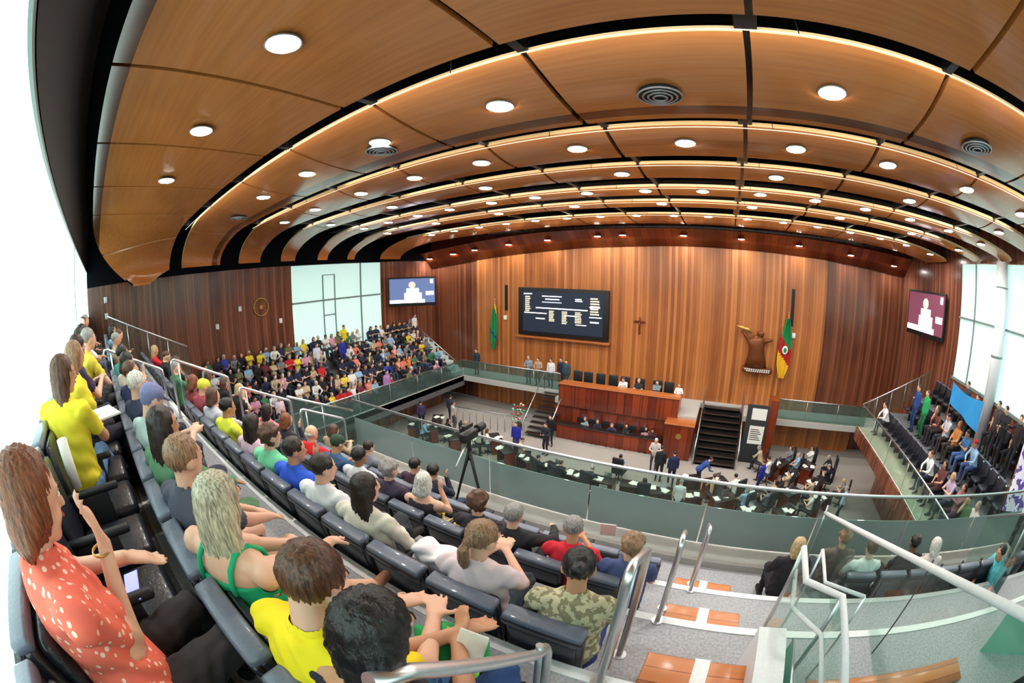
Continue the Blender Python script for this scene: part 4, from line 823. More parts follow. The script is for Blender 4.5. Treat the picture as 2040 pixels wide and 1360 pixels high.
def person(p, loc, rz, label, group, skin='light', hr='dark', hst='short', shirt=(200, 200, 200), pants=(40, 42, 52), sleeve='short', shoes=(30, 30, 32), legs='long', vox=.012, hd=False, scale=1.0, extra=None):
    """individually posed person: continuous body, hair and clothes as children"""
    mb, S, o = figure(p, hd); co, nr, fs = remesh(mb, vox); reg, tt, cen = regions(co, fs, S)
    if hd: # lips and brows on the face
        pass
    body = bpy.data.objects.new('person', mk('person', co, fs, ['skin_' + skin])); COL.objects.link(body); body.location = (loc[0], loc[1], loc[2] + E); body.rotation_euler = (0, 0, rz); body.scale = (scale,) * 3
    tag(body, label, 'person', group)
    def garment(name, sel, mat, off=.010, wr=True):
        idx = np.nonzero(sel)[0]
        if len(idx) < 8: return
        vmap = {}; nv = []; nf = []; cnt = {}
        for i in idx:
            f = fs[i]; g = []
            for v in f:
                if v not in vmap: vmap[v] = len(nv); nv.append(v)
                g.append(vmap[v])
            nf.append(tuple(g))
            for a, b in zip(f, f[1:] + f[:1]): e = (min(a, b), max(a, b)); cnt[e] = cnt.get(e, 0) + 1
        bd = {v for e, c in cnt.items() if c == 1 for v in e}; nv = np.array(nv); k = np.array([.35 if v in bd else 1.0 for v in nv]); P = co[nv]
        P = P + nr[nv] * (off * k + (wrinkle(P) * k if wr else 0))[:, None]
        c = bpy.data.objects.new(name, mk(name, P, nf, [mat])); COL.objects.link(c); c.parent = body; return c
    sl = {'short': .72, 'long': 2, 'none': -.1, 'strap': -.1}[sleeve]; arm = (reg == 'uarm') & (tt < sl); zr = (cen - np.array(o['H'])) @ np.array(o['u'])
    tor = ((reg == 'torso') | (reg == 'shoulder')) & (zr > -.02)
    if sleeve == 'strap': tor &= zr < .4; arm &= False
    elif sleeve == 'none': tor = (reg == 'torso') & (zr > -.02) & (zr < .47)
    sel = tor | arm | ((reg == 'farm') if sleeve == 'long' else False); garment('shirt', sel, cloth(shirt), .012)
    if sleeve == 'strap':
        for s in (-1, 1):
            q = MB(); H, u, f_, r_ = o['H'], o['u'], o['fr'], o['rt']; q.tube([H + u * .35 - f_ * .118 + r_ * .085 * s, H + u * .42 - f_ * .108 + r_ * .085 * s, H + u * .465 - f_ * .085 + r_ * .085 * s, H + u * .5 - f_ * .03 + r_ * .085 * s, H + u * .49 + f_ * .04 + r_ * .085 * s, H + u * .42 + f_ * .105 + r_ * .08 * s, H + u * .33 + f_ * .128 + r_ * .08 * s], .011, 6)
            q.obj('strap', cloth(shirt), body)
    zl = {'long': 2, 'short': .55, 'knee': .9}[legs]; sel = ((reg == 'thigh') & (tt < (zl if zl < 1 else 2))) | ((reg == 'torso') & (zr <= -.02)) | ((reg == 'calf') if legs == 'long' else False); garment('trousers', sel, cloth(pants), .010)
    garment('shoe', reg == 'footL', cloth(shoes), .007, False); garment('shoe', reg == 'footR', cloth(shoes), .007, False)
    if hst != 'bald' or True:
        hm = MB(); hair(hm, o, hst); c2, n2, f2 = remesh(hm, max(.009, vox), 2 if hst != 'curly' else 1)
        t2 = np.arctan2(c2[:, 1] - o['hc'].y, c2[:, 0] - o['hc'].x); c2 = c2 + n2 * (.0025 * np.sin(t2 * 38 + 4 * np.sin(c2[:, 2] * 30)) + .002 * np.sin(t2 * 17))[:, None]
        c = bpy.data.objects.new('hair', mk('hair', c2, f2, [hairmat(hr) if hr in HR else cloth(hr)])); COL.objects.link(c); c.parent = body
    if vox < .02:
        q = MB(); R, F, U = [o['HM'] @ Vector(v) for v in ((1, 0, 0), (0, 1, 0), (0, 0, 1))]
        for s in (-1, 1):
            q = MB(); q.ell(o['hc'] + R * .03 * s + F * .088 + U * .006, (.012, .006, .007), o['HM'], nu=8, nv=6, mi=0); q.ell(o['hc'] + R * .03 * s + F * .0935 + U * .006, (.005, .003, .005), o['HM'], nu=8, nv=6, mi=1); q.tube([o['hc'] + R * .046 * s + F * .086 + U * .024, o['hc'] + R * .03 * s + F * .095 + U * .029, o['hc'] + R * .014 * s + F * .096 + U * .025], .0035, 6, 1)
            q.obj('eye', ['paper', 'black'], body)
        q = MB(); q.ell(o['hc'] + F * .0995 - U * .052, (.021, .006, .005), o['HM'], nu=10, nv=6); q.obj('lips', cloth((176, 96, 88)), body)
    return body, o
def W(body, v):  # point of a body in room coordinates relative to the eye
    s = body.scale[0]; c, n = math.cos(body.rotation_euler[2]), math.sin(body.rotation_euler[2]); return (body.location[0] + s * (v[0] * c - v[1] * n), body.location[1] + s * (v[0] * n + v[1] * c), body.location[2] - E + s * v[2])
# pose library (seated on .44 m seats unless said)
LAP = dict(handL=(-.05, .27, .67), handR=(.05, .27, .66), curlL=.7, curlR=.7, elbL=(-1, -.5, -.3), elbR=(1, -.5, -.3), dirL=(.5, .8, -.2), dirR=(-.5, .8, -.2))
P_LAP = dict(LAP); P_PHONE = dict(handL=(-.05, .33, .82), handR=(.05, .33, .82), pitch=-24, lean=2)
P_CHIN = dict(handR=(.06, .2, 1.0), elbR=(.3, .2, -1), dirR=(0, .1, 1), handL=(-.08, .3, .66), lean=10, pitch=-6)
P_CROSS = dict(LAP, footR=(-.12, .62, .34), kneeR=(.0, .3, 1), footL=(-.1, .4, .085)); P_LEAN = dict(lean=20, handL=(-.06, .42, .66), handR=(.06, .42, .66), elbL=(-1, -.2, -.3), elbR=(1, -.2, -.3), pitch=-4)
P_ARMS = dict(handL=(.1, .24, .82), handR=(-.1, .24, .85), elbL=(-1, .1, -.5), elbR=(1, .1, -.5)); P_UP = dict(handL=(-.24, .1, 1.45), handR=(.24, .1, 1.5), elbL=(-1, 0, .2), elbR=(1, 0, .2), dirL=(0, 0, 1), dirR=(0, 0, 1))
P_ST = dict(sit=False); P_ST2 = dict(sit=False, handL=(-.12, .28, 1.15), handR=(.1, .28, 1.12), pitch=-14); P_ST3 = dict(sit=False, handR=(.3, .3, 1.3), footL=(-.12, .14, .085), yaw=25)
P_BEND = dict(sit=False, lean=48, handL=(-.15, .62, .88), handR=(.15, .62, .88), pitch=-20)
def mix(a, **k): d = dict(a); d.update(k); return d

# --- rear gallery, individually (x, row, pose ...); y follows the row
HYB = {1: -.36, 2: .23, 3: 1.35, 4: 2.46, 5: 3.6}
G = 'people seated in the rear gallery'
HEADY = {1: -.33, 2: .24, 3: 1.36, 4: 2.48, 5: 3.6}
def gal(x, row, p, label, dy=0, rz=0, vox=.014, hd=False, dz=0, **k):
    p = dict(p)
    if row > 1: p['lean'] = min(p.get('lean', -6), -4)
    hc = figure(p, False)[2]['hc']; s = min(1.03, max(.94, 1.15 / hc.z))      # sit so that the head is over its place in the row
    return person(p, (x - hc.x * s, (SY[row] + .09 if row > 1 else max(HEADY[row] - min(hc.y, .14) * s, SY[row] + .1)) + dy, FL[row] + dz), rz, label, G, vox=vox, hd=hd, scale=s, **k)
# 1 woman in the coral dotted blouse, hand at her mouth
b, o = gal(-.98, 1, dict(lean=-4, yaw=4, pitch=-18, fat=1.15, bust=1, w=1.02, handR=(.0, .205, .95), elbR=(.25, -.35, -1), dirR=(-.12, -.03, 1), palmR=(-.2, -1, 0), curlR=.95, handL=(-.13, .29, .80), elbL=(-1, -.3, -.6), dirL=(.3, 1, -.4), palmL=(0, 0, -1), curlL=.45, footL=(-.1, .52, .085), footR=(.12, .5, .085)), 'woman in a coral blouse with white dots holding a hand to her mouth', rz=.42, skin='light', hr='auburn', hst='bob', shirt='dots_coral', pants=(48, 44, 46), vox=.0085, hd=True)
q = MB(); hw, d_, pn_ = o['handR']; rr = o['handR'][0] - d_ * .1
pts = [(rr + Vector((.033 * math.cos(a * PI / 8), .033 * math.sin(a * PI / 8), .0))) for a in range(17)]; q.tube(pts, .004, 6, cap=False); q.obj('bracelet', 'brass', b)
q = MB(); pts = [o['nb'] + o['u'] * (-.02 - .09 * max(0, math.sin(a))) + Vector((.085 * math.cos(a), .03 + .085 * math.sin(a), 0)) for a in [PI * 2 * i / 20 for i in range(21)]]; q.tube(pts, .006, 6, cap=False); q.obj('necklace', 'black', b)
t = empty('smartphone', (-1.3, -.2, FL[1] + .62), 'lit smartphone on the lap of the woman in the coral blouse', 'phone', rz=-.5)
q = MB(); q.rbox(-.04, .04, -.075, .075, 0, .009, .004); q.obj('case', 'plastic', t); q = MB(); q.box(-.036, .036, -.07, .07, .009, .0105); q.obj('screen', 'phone_glow', t); t.rotation_euler = (.15, -.2, 1.3)
# 2 woman in yellow with jeans, legs crossed, reading
b, o = gal(-2.6, 1, dict(lean=2, yaw=-40, pitch=-10, bust=1, handR=(.02, .36, .76), elbR=(.9, -.3, -.6), handL=(-.04, .42, .76), footR=(-.14, .74, .34), kneeR=(.1, .2, 1), footL=(-.1, .45, .085), curlR=.6, curlL=.6), 'long haired woman in yellow shirt and blue jeans, legs crossed, in the last row', rz=1.05, skin='tan', hr='brown', hst='longer', shirt=(232, 216, 52), pants=(104, 144, 190), shoes=(54, 56, 66), vox=.01, hd=True)
q = MB(); q.box(-.15, .15, -.1, .1, 0, .012); q.box(-.15, .0, -.1, .1, .012, .016, 0, Matrix.Rotation(-.1, 4, 'Y')); tag(q.obj('leaflet', 'paper', None, (-3.02, -.1, FL[1] + .78), .3), 'white leaflet on the knees of the long haired woman in yellow', 'leaflet')
q = MB(); q.tube([(0, 0, 0), (0, 0, .26)], [.036, .036], 14); q.tube([(0, 0, .26), (0, 0, .265)], [.034, .015], 12); tag(q.obj('paper_roll', 'paper', None, (-2.26, -.4, FL[1] + .64), 0), 'white paper roll standing on the armrest beside the woman in yellow', 'paper roll')
# 3.. the rest of the last row
row1 = [(-3.45, 'woman in a yellow shirt and dark skirt, second yellow shirt along the last row', dict(P_LAP, lean=6), 'tan', 'sandy', 'long', (236, 214, 60), (40, 36, 52)), (-4.0, 'person in a dark violet top behind the second yellow shirt', P_PHONE, 'light', 'dark', 'short', (58, 48, 84), (50, 56, 76)),
        (-4.55, 'person in a yellow shirt with grey hair in the last row', P_LEAN, 'light', 'grey', 'short', (226, 204, 70), (44, 48, 60)), (-5.15, 'person in a pale pink top in the last row', P_LAP, 'pale', 'dark', 'bob', (214, 170, 176), (60, 60, 70)),
        (-5.75, 'person in a white shirt in the last row before the far left steps', P_ARMS, 'tan', 'black', 'short', (226, 226, 220), (36, 40, 60))]
for x, lab, p, sk, hr, st, sh, pa in row1: gal(x, 1, p, lab, rz=.5, skin=sk, hr=hr, hst=st, shirt=sh, pants=pa, vox=.018)
# second row
b, o = gal(-1.27, 2, dict(lean=20, yaw=8, pitch=-10, fat=1.2, w=1.08, armfat=1.25, handR=(.12, .50, .72), elbR=(1, .1, -.3), dirR=(-.3, 1, -.5), handL=(.04, .52, .66), elbL=(-1, -.2, -.4), curlR=.5, curlL=.5, footR=(.1, .74, .2), kneeR=(.3, .2, 1), footL=(-.08, .5, .085)), 'woman with wavy ash blond hair in a green strap top and striped shorts', rz=.4, skin='light', hr='ash', hst='long', shirt=(24, 172, 120), pants='stripe_navy', sleeve='strap', legs='short', shoes=(150, 106, 82), vox=.0085, hd=True)
b, o = gal(-.72, 2, dict(lean=8, yaw=4, pitch=-30, w=.95, handL=(-.05, .4, .72), handR=(.1, .4, .72), footL=(-.14, .55, .085), footR=(.1, .55, .085)), 'short haired boy in a bright yellow shirt looking down', rz=.2, skin='light', hr='brown', hst='short', shirt=(246, 220, 26), pants=(92, 140, 196), vox=.009, hd=True)
b, o = gal(-.5, 2, dict(lean=6, yaw=-4, pitch=-22, handR=(.0, .37, .74), elbR=(.6, -.6, -.5), dirR=(-.3, 1, .1), palmR=(-.7, 0, .6), curlR=.6, handL=(-.02, .4, .74), footL=(-.1, .58, .085), footR=(.1, .5, .085)), 'black haired woman at the bottom of the view holding a white phone', rz=.15, skin='tan', hr='black', hst='longer', shirt=(34, 34, 46), pants=(44, 74, 130), sleeve='none', vox=.009, hd=True)
t = empty('smartphone', (-.5, .6, FL[2] + .74), 'white smartphone in the hand of the black haired woman', 'phone'); q = MB(); q.rbox(-.05, .05, -.004, .004, -.06, .08, .004); q.obj('case', 'paper', t); q = MB(); q.box(-.044, .044, .004, .005, -.05, .07); q.obj('screen', 'black', t); t.rotation_euler = (-.7, 0, .1)
q = MB(); q.ell((0, 0, .06), (.15, .1, .07), nu=20, nv=12); q.ell((.06, .03, .1), (.07, .06, .04), nu=14, nv=8); co_, nr_, fs_ = remesh(q, .012); co_ = co_ + nr_ * (.012 * np.sin(co_[:, 0] * 40 + 4 * np.sin(co_[:, 1] * 25)))[:, None]
bag = bpy.data.objects.new('cloth_bag', mk('cloth_bag', co_, fs_, ['flower_green'])); COL.objects.link(bag); bag.location = (-.6, .62, FL[2] + .6 + E); tag(bag, 'bright green patterned cloth bundle on the knees of the black haired woman', 'bag')
row2 = [(-1.74, 'man with short sandy hair and dark shorts behind the ash blond woman', mix(P_LEAN, lean=16), 'light', 'sandy', 'short', (74, 76, 92), (46, 42, 56), 'short', 'short'), (-2.26, 'woman with dark braided hair in a sage green jacket and trousers', mix(P_LEAN, yaw=-10), 'tan', 'dark', 'long', (88, 132, 98), (98, 138, 104), 'long', 'long'),
        (-2.86, 'person with a lilac cap turned backwards in the second row', P_PHONE, 'light', (120, 124, 170), 'cap', (176, 196, 196), (60, 66, 80), 'short', 'long'), (-3.5, 'person with white hair in a dark navy jacket in the second row', P_LAP, 'light', 'white', 'short', (38, 46, 74), (52, 56, 70), 'long', 'long'),
        (-4.1, 'man in a navy jacket with a red face beside the handrail', mix(P_LAP, yaw=-50), 'tan', 'brown', 'short', (34, 44, 84), (40, 44, 60), 'long', 'long'), (-4.8, 'person in a pale shirt with black hair in the second row', P_CHIN, 'light', 'black', 'bob', (210, 204, 196), (80, 84, 96), 'short', 'long'), (-5.6, 'person in a teal top at the far left end of the second row', P_ARMS, 'tan', 'dark', 'short', (70, 150, 140), (44, 46, 56), 'short', 'long')]
for x, lab, p, sk, hr, st, sh, pa, sl, lg in row2: gal(x, 2, p, lab, rz=.35, skin=sk, hr=hr, hst=st, shirt=sh, pants=pa, sleeve=sl, legs=lg, vox=.013 if x > -3 else .018, hd=x > -3)
# third row
row3 = [(-.45, 'woman with dark curls pinned up in a beige camouflage top', mix(P_LAP, lean=0, yaw=6, pitch=-22), 'tan', 'black', 'bun', 'camo_beige', (42, 58, 120), 'short', 'long'), (-.98, 'woman with a light brown ponytail and sunglasses in a pale pink top', mix(P_PHONE, yaw=-28, pitch=-14, lean=4), 'light', 'sandy', 'pony', (226, 208, 214), (30, 44, 56), 'short', 'long'),
        (-1.88, 'woman with long dark hair in an ivory blouse with crossed legs', mix(P_CROSS, yaw=-22, lean=8), 'light', 'dark', 'long', (222, 216, 202), (44, 50, 56), 'long', 'long'), (-2.34, 'man with grey dark hair in a white shirt in the third row', mix(P_LAP, yaw=-26), 'light', 'dark', 'short', (232, 234, 240), (60, 70, 100), 'short', 'long'),
        (-2.78, 'man with dark hair in a royal blue shirt in the third row', mix(P_CHIN, yaw=-30), 'tan', 'dark', 'short', (48, 94, 220), (50, 50, 60), 'short', 'long'), (-3.2, 'person with brown curls in a mint green top in the third row', mix(P_LAP, yaw=-16), 'light', 'brown', 'curly', (130, 222, 172), (70, 72, 80), 'short', 'long'),
        (-3.62, 'woman with long dark hair in a light pink top in the third row', P_LAP, 'light', 'dark', 'long', (222, 186, 204), (50, 50, 60), 'short', 'long'), (-4.35, 'man with black hair in a lemon yellow shirt in the third row', mix(P_LAP, yaw=-14), 'tan', 'black', 'short', (232, 240, 70), (40, 40, 54), 'short', 'long'),
        (-4.95, 'person in a pale grey coat with brown hair in the third row', P_LEAN, 'light', 'brown', 'bob', (196, 196, 206), (90, 90, 100), 'long', 'long'), (-5.5, 'person with a yellow cap in the third row', P_PHONE, 'light', (226, 222, 70), 'cap', (150, 60, 70), (60, 60, 70), 'short', 'long'), (-5.95, 'person in a maroon top beside the far left steps', P_LAP, 'tan', 'auburn', 'bob', (128, 50, 60), (50, 50, 60), 'short', 'long')]
for x, lab, p, sk, hr, st, sh, pa, sl, lg in row3: gal(x, 3, p, lab, rz=.2, skin=sk, hr=hr, hst=st, shirt=sh, pants=pa, sleeve=sl, legs=lg, vox=.012 if x > -3.3 else .018, hd=x > -3)
q = MB(); q.rbox(-.17, .17, -.09, .09, 0, .34, .05, seg=3); co_, nr_, fs_ = remesh(q, .014); co_ = co_ + nr_ * (.014 * np.sin(co_[:, 0] * 34 + 3 * np.sin(co_[:, 2] * 30)))[:, None]
bag = bpy.data.objects.new('plastic_bag', mk('plastic_bag', co_, fs_, [plain('bag_white', (236, 228, 236), .4, var=.05)])); COL.objects.link(bag); bag.location = (-1.38, 1.48, FL[3] + .5 + E); tag(bag, 'crumpled white plastic bag with a pink mark on a seat left of the ponytail woman', 'bag')
q = MB(); q.ell((.05, -.092, .12), (.06, .01, .05)); q.obj('pink_mark', cloth((214, 90, 160)), bag)
bag = bpy.data.objects.new('cloth_bag', mk('cloth_bag', co_ * np.array([.9, .9, .7]), fs_, [cloth((226, 124, 40))])); COL.objects.link(bag); bag.location = (-5.6, 1.62, FL[3] + .46 + E); bag.rotation_euler = (0, 0, .3); tag(bag, 'orange bag on a seat near the far left steps in the third row', 'bag')
# fourth row
row4 = [(-.4, 'woman with light brown curls beside the steel handrail in the fourth row', P_LAP, 'light', 'sandy', 'curly', (70, 84, 130), (50, 56, 90), 'short', 'long'), (-.9, 'person with grey hair in a red shirt holding papers', mix(P_PHONE, yaw=12), 'tan', 'grey', 'short', (214, 34, 56), (50, 50, 60), 'short', 'long'),
        (-1.42, 'man with short grey hair and a black shirt in the fourth row', mix(P_LAP, yaw=-4, handR=(.25, .4, .8)), 'light', 'grey', 'short', (34, 32, 40), (30, 30, 36), 'long', 'long'), (-1.78, 'person with short brown curls in a dark top beside the man with short grey hair', P_LEAN, 'light', 'brown', 'curly', (44, 40, 52), (40, 40, 50), 'long', 'long'),
        (-2.42, 'woman with white hair in black leaning on her hand in the fourth row', mix(P_CHIN, yaw=14, lean=4), 'light', 'white', 'bob', (50, 44, 54), (226, 200, 60), 'none', 'long'), (-2.88, 'person with wavy grey hair beside the woman with white hair', mix(P_LAP, yaw=-12), 'light', 'grey', 'curly', (64, 54, 74), (50, 50, 60), 'long', 'long'),
        (-3.38, 'person with black hair and a white collar in the fourth row', P_LAP, 'brown', 'black', 'short', (216, 220, 226), (40, 44, 60), 'short', 'long'), (-3.85, 'person with a dark green hat in the fourth row', P_PHONE, 'tan', (38, 66, 48), 'cap', (54, 90, 130), (44, 44, 54), 'short', 'long'),
        (-4.4, 'bald man in a bright red shirt in the fourth row', mix(P_LEAN, yaw=-10), 'light', 'white', 'fringe', (236, 24, 44), (70, 74, 84), 'short', 'long'), (-5.1, 'person in a dark jacket with auburn hair in the fourth row', P_CHIN, 'light', 'auburn', 'bob', (44, 40, 56), (40, 44, 60), 'long', 'long'),
        (-5.75, 'person in a salmon pink top leaning forward in the fourth row', P_LEAN, 'brown', 'dark', 'long', (240, 128, 140), (52, 46, 60), 'short', 'long')]
for x, lab, p, sk, hr, st, sh, pa, sl, lg in row4: gal(x, 4, p, lab, rz=.15, skin=sk, hr=hr, hst=st, shirt=sh, pants=pa, sleeve=sl, legs=lg, vox=.015 if x > -3.6 else .02)
t = empty('document', (-.72, 2.95, FL[4] + .9), 'white folded document held up by the person in the red shirt', 'document'); q = MB(); q.box(-.07, .07, -.004, .004, -.1, .1); q.obj('sheet', 'paper', t); t.rotation_euler = (.4, 0, .2)
row5 = [(-3.3, 'man with black hair resting his face on his hand next to the tripod', mix(P_CHIN, yaw=10), 'tan', 'black', 'short', (40, 48, 66), (44, 60, 90), 'long', 'long'), (-3.62, 'person with short black hair in a plum top left of the tripod', P_LAP, 'light', 'black', 'short', (70, 46, 62), (60, 60, 70), 'short', 'long'), (-4.6, 'person with dark hair in a grey shirt in the front row', P_LAP, 'light', 'dark', 'short', (120, 126, 136), (50, 50, 60), 'short', 'long'), (-5.6, 'person with brown hair in a beige coat in the front row', P_PHONE, 'light', 'brown', 'bob', (170, 150, 124), (50, 50, 60), 'long', 'long')]
for x, lab, p, sk, hr, st, sh, pa, sl, lg in row5: gal(x, 5, p, lab, skin=sk, hr=hr, hst=st, shirt=sh, pants=pa, sleeve=sl, legs=lg, vox=.018)
row5r = [(1.3, 'blond person in black beside the kinked handrails in the front row', P_LAP, 'light', 'blond', 'bob', (30, 30, 38), (30, 30, 38), 'long', 'long', 0), (1.95, 'person with a tousled brown head behind the sloping glass', P_LEAN, 'light', 'sandy', 'curly', (96, 90, 84), (60, 60, 70), 'long', 'long', .2), (2.3, 'person in a white shirt behind the sloping glass', P_LAP, 'light', 'brown', 'short', (226, 240, 240), (40, 44, 60), 'short', 'long', 0),
         (3.05, 'person with black hair and a black top right of the white shirt', P_LAP, 'dark', 'black', 'short', (26, 26, 32), (30, 30, 38), 'short', 'long', .1), (3.4, 'woman with white hair in a pale pink blouse behind the sloping glass', P_LEAN, 'light', 'white', 'bob', (222, 206, 206), (60, 60, 70), 'short', 'long', 0)]
for x, lab, p, sk, hr, st, sh, pa, sl, lg, dy in row5r: gal(x, 5, p, lab, skin=sk, hr=hr, hst=st, shirt=sh, pants=pa, sleeve=sl, legs=lg, vox=.018, dy=dy + .1)
person(dict(P_LAP, lean=28, handL=(-.1, .5, .6), handR=(.1, .5, .62)), (5.1, 3.4, FL[5]), 1.5, 'person in a cyan shirt and navy trousers at the right edge behind glass', G, skin='tan', hr='black', shirt=(96, 200, 214), pants=(30, 34, 60), shoes=(190, 176, 150), vox=.018)

# --- far people: shared bodies, own colours
def variant(p, sleeve, vox=.034):
    mb, S, o = figure(p); co, nr, fs = remesh(mb, vox, 1); reg, tt, cen = regions(co, fs, S); mi = np.zeros(len(fs), int)
    mi[(reg == 'torso') | (reg == 'shoulder') | ((reg == 'uarm') & (tt < (2 if sleeve else .7)))] = 1
    if sleeve: mi[reg == 'farm'] = 1
    mi[(reg == 'thigh') | (reg == 'calf')] = 2; mi[(reg == 'footL') | (reg == 'footR')] = 3
    co = co + nr * .006
    me = mk('person', co, fs, ['skin_light', 'charcoal', 'charcoal', 'black'], mi); hs = {}
    for st in ('short', 'bob', 'long', 'cap', 'curly', 'fringe'):
        h = MB(); hair(h, o, st); c2, n2, f2 = remesh(h, .022, 1); hs[st] = mk('hair', c2, f2, ['hair_dark' if 'hair_dark' in MATS else hairmat('dark')])
    return me, hs
VS = [variant(P_LAP, 0), variant(P_PHONE, 0), variant(P_LEAN, 1), variant(P_ARMS, 1), variant(P_CHIN, 0), variant(P_UP, 0), variant(P_CROSS, 0)]
VT = [variant(P_ST, 0), variant(P_ST, 1), variant(P_ST2, 1), variant(P_ST3, 1), variant(P_BEND, 1)]
def far(v, loc, rz, label, group, skin, hr, st, shirt, pants, s=1.0):
    o = bpy.data.objects.new('person', v[0]); COL.objects.link(o); o.location = (loc[0], loc[1], loc[2] + E); o.rotation_euler = (0, 0, rz); o.scale = (s, s, s)
    for i, m in enumerate(('skin_' + skin, cloth(shirt), cloth(pants), 'black')): o.material_slots[i].link = 'OBJECT'; o.material_slots[i].material = MATS[m]
    h = bpy.data.objects.new('hair', v[1][st]); COL.objects.link(h); h.parent = o; h.material_slots[0].link = 'OBJECT'; h.material_slots[0].material = MATS[hairmat(hr) if isinstance(hr, str) else cloth(hr)]
    return tag(o, label, 'person', group)
SH = [('black', (24, 24, 28), 12), ('navy', (30, 38, 66), 8), ('white', (228, 228, 226), 5), ('grey', (120, 124, 130), 4), ('yellow', (228, 206, 64), 3), ('red', (196, 30, 44), 2), ('salmon', (222, 130, 112), 3), ('pink', (214, 150, 176), 2), ('green', (60, 120, 84), 2), ('light blue', (140, 178, 210), 3), ('olive', (112, 108, 72), 2), ('orange', (226, 126, 60), 1), ('royal blue', (44, 64, 170), 1), ('beige', (190, 170, 140), 3), ('maroon', (104, 36, 50), 2)]
PTS = [(30, 32, 42), (46, 56, 84), (60, 60, 66), (24, 24, 28), (70, 84, 110)]
HN = {'black': 'black', 'dark': 'dark', 'brown': 'brown', 'grey': 'grey', 'blond': 'blond', 'white': 'white', 'auburn': 'auburn'}
rnd = random.Random(42)
def rsh(): return rnd.choices(SH, [s[2] for s in SH])[0]
rown = ['front', 'second', 'third', 'fourth', 'top']
for k in range(5):
    n = 30; c = 0
    for i in range(n):
        if rnd.random() < (.06 if k else .35): continue
        y = 18.8 - .47 * i + rnd.uniform(-.05, .05); nm, rgb, _ = rsh(); hr = rnd.choice(list(HN)); st = rnd.choice(['short', 'short', 'bob', 'long', 'curly']); c += 1
        v = rnd.choice(VS[:5] + VS[:3] + ([VS[5]] if rnd.random() < .3 else []))
        x = LXs[k] - .12 if k else LXs[k] - .15
        far(v, (x, y, LZ[k]), -PI / 2 + rnd.uniform(-.2, .2), f'person in {nm}, {HN[hr]} hair, {ORD[c - 1]} from front wall, {rown[k]} row of left gallery', 'crowd seated in the left gallery', rnd.choice(['light', 'tan', 'light', 'brown', 'pale']), hr, st, rgb, rnd.choice(PTS), rnd.uniform(.93, 1.05))
for k, xs in ((1, (-7.3, -8.0, -9.1)), (2, (-7.4, -8.3, -9.4)), (3, (-7.3, -7.9, -8.8, -10.0)), (4, (-7.3, -8.1, -9.0))):
    for i, x in enumerate(xs):
        nm, rgb, _ = rsh(); hr = rnd.choice(list(HN))
        far(rnd.choice(VS[:5]), (x, SY[k] + .09, FL[k]), rnd.uniform(-.2, .4), f'person in {nm}, {HN[hr]} hair, {ORD[i]} beyond the far left steps, {RN[k]}', 'people beyond the far left steps', rnd.choice(['light', 'tan', 'brown']), hr, rnd.choice(['short', 'bob', 'long']), rgb, rnd.choice(PTS))
for x, y, z, v, nm, rgb, pa, lab in [(-18.0, 4.9, LZ[3], 1, 'light', (176, 204, 214), (60, 96, 160), 'man in pale blue shirt and jeans standing at the rear of the left gallery'), (-15.9, 7.6, LZ[0], 0, '', (232, 210, 220), (60, 60, 90), 'person in a pale pink shirt standing on the left gallery walkway'), (-17.6, 11.0, LZ[3], 0, '', (206, 210, 226), (90, 100, 140), 'person in a pale violet shirt standing in the middle of the left crowd'),
                              (-17.5, 12.6, LZ[3], 1, '', (30, 46, 150), (30, 40, 110), 'person in royal blue standing in the middle of the left crowd'), (-18.4, 13.4, LZ[4], 3, '', (230, 214, 50), (60, 60, 70), 'person in yellow standing against the blinds above the left crowd'), (-18.2, 19.0, LZ[4], 0, '', (236, 238, 236), (44, 36, 66), 'person in white standing at the head of the pale stair flight'),
                              (-15.6, 5.4, LZ[0], 2, '', (214, 150, 120), (60, 60, 70), 'person in salmon standing at the rear end of the left walkway'), (-15.2, 13.6, LZ[0], 1, '', (170, 120, 180), (40, 40, 60), 'person in violet standing at the glass of the left gallery')]:
    far(VT[v], (x, y, z), -PI / 2, lab, 'people standing in the left gallery', 'light', 'dark', 'short', rgb, pa, .98)
GR = 'people in the right gallery'
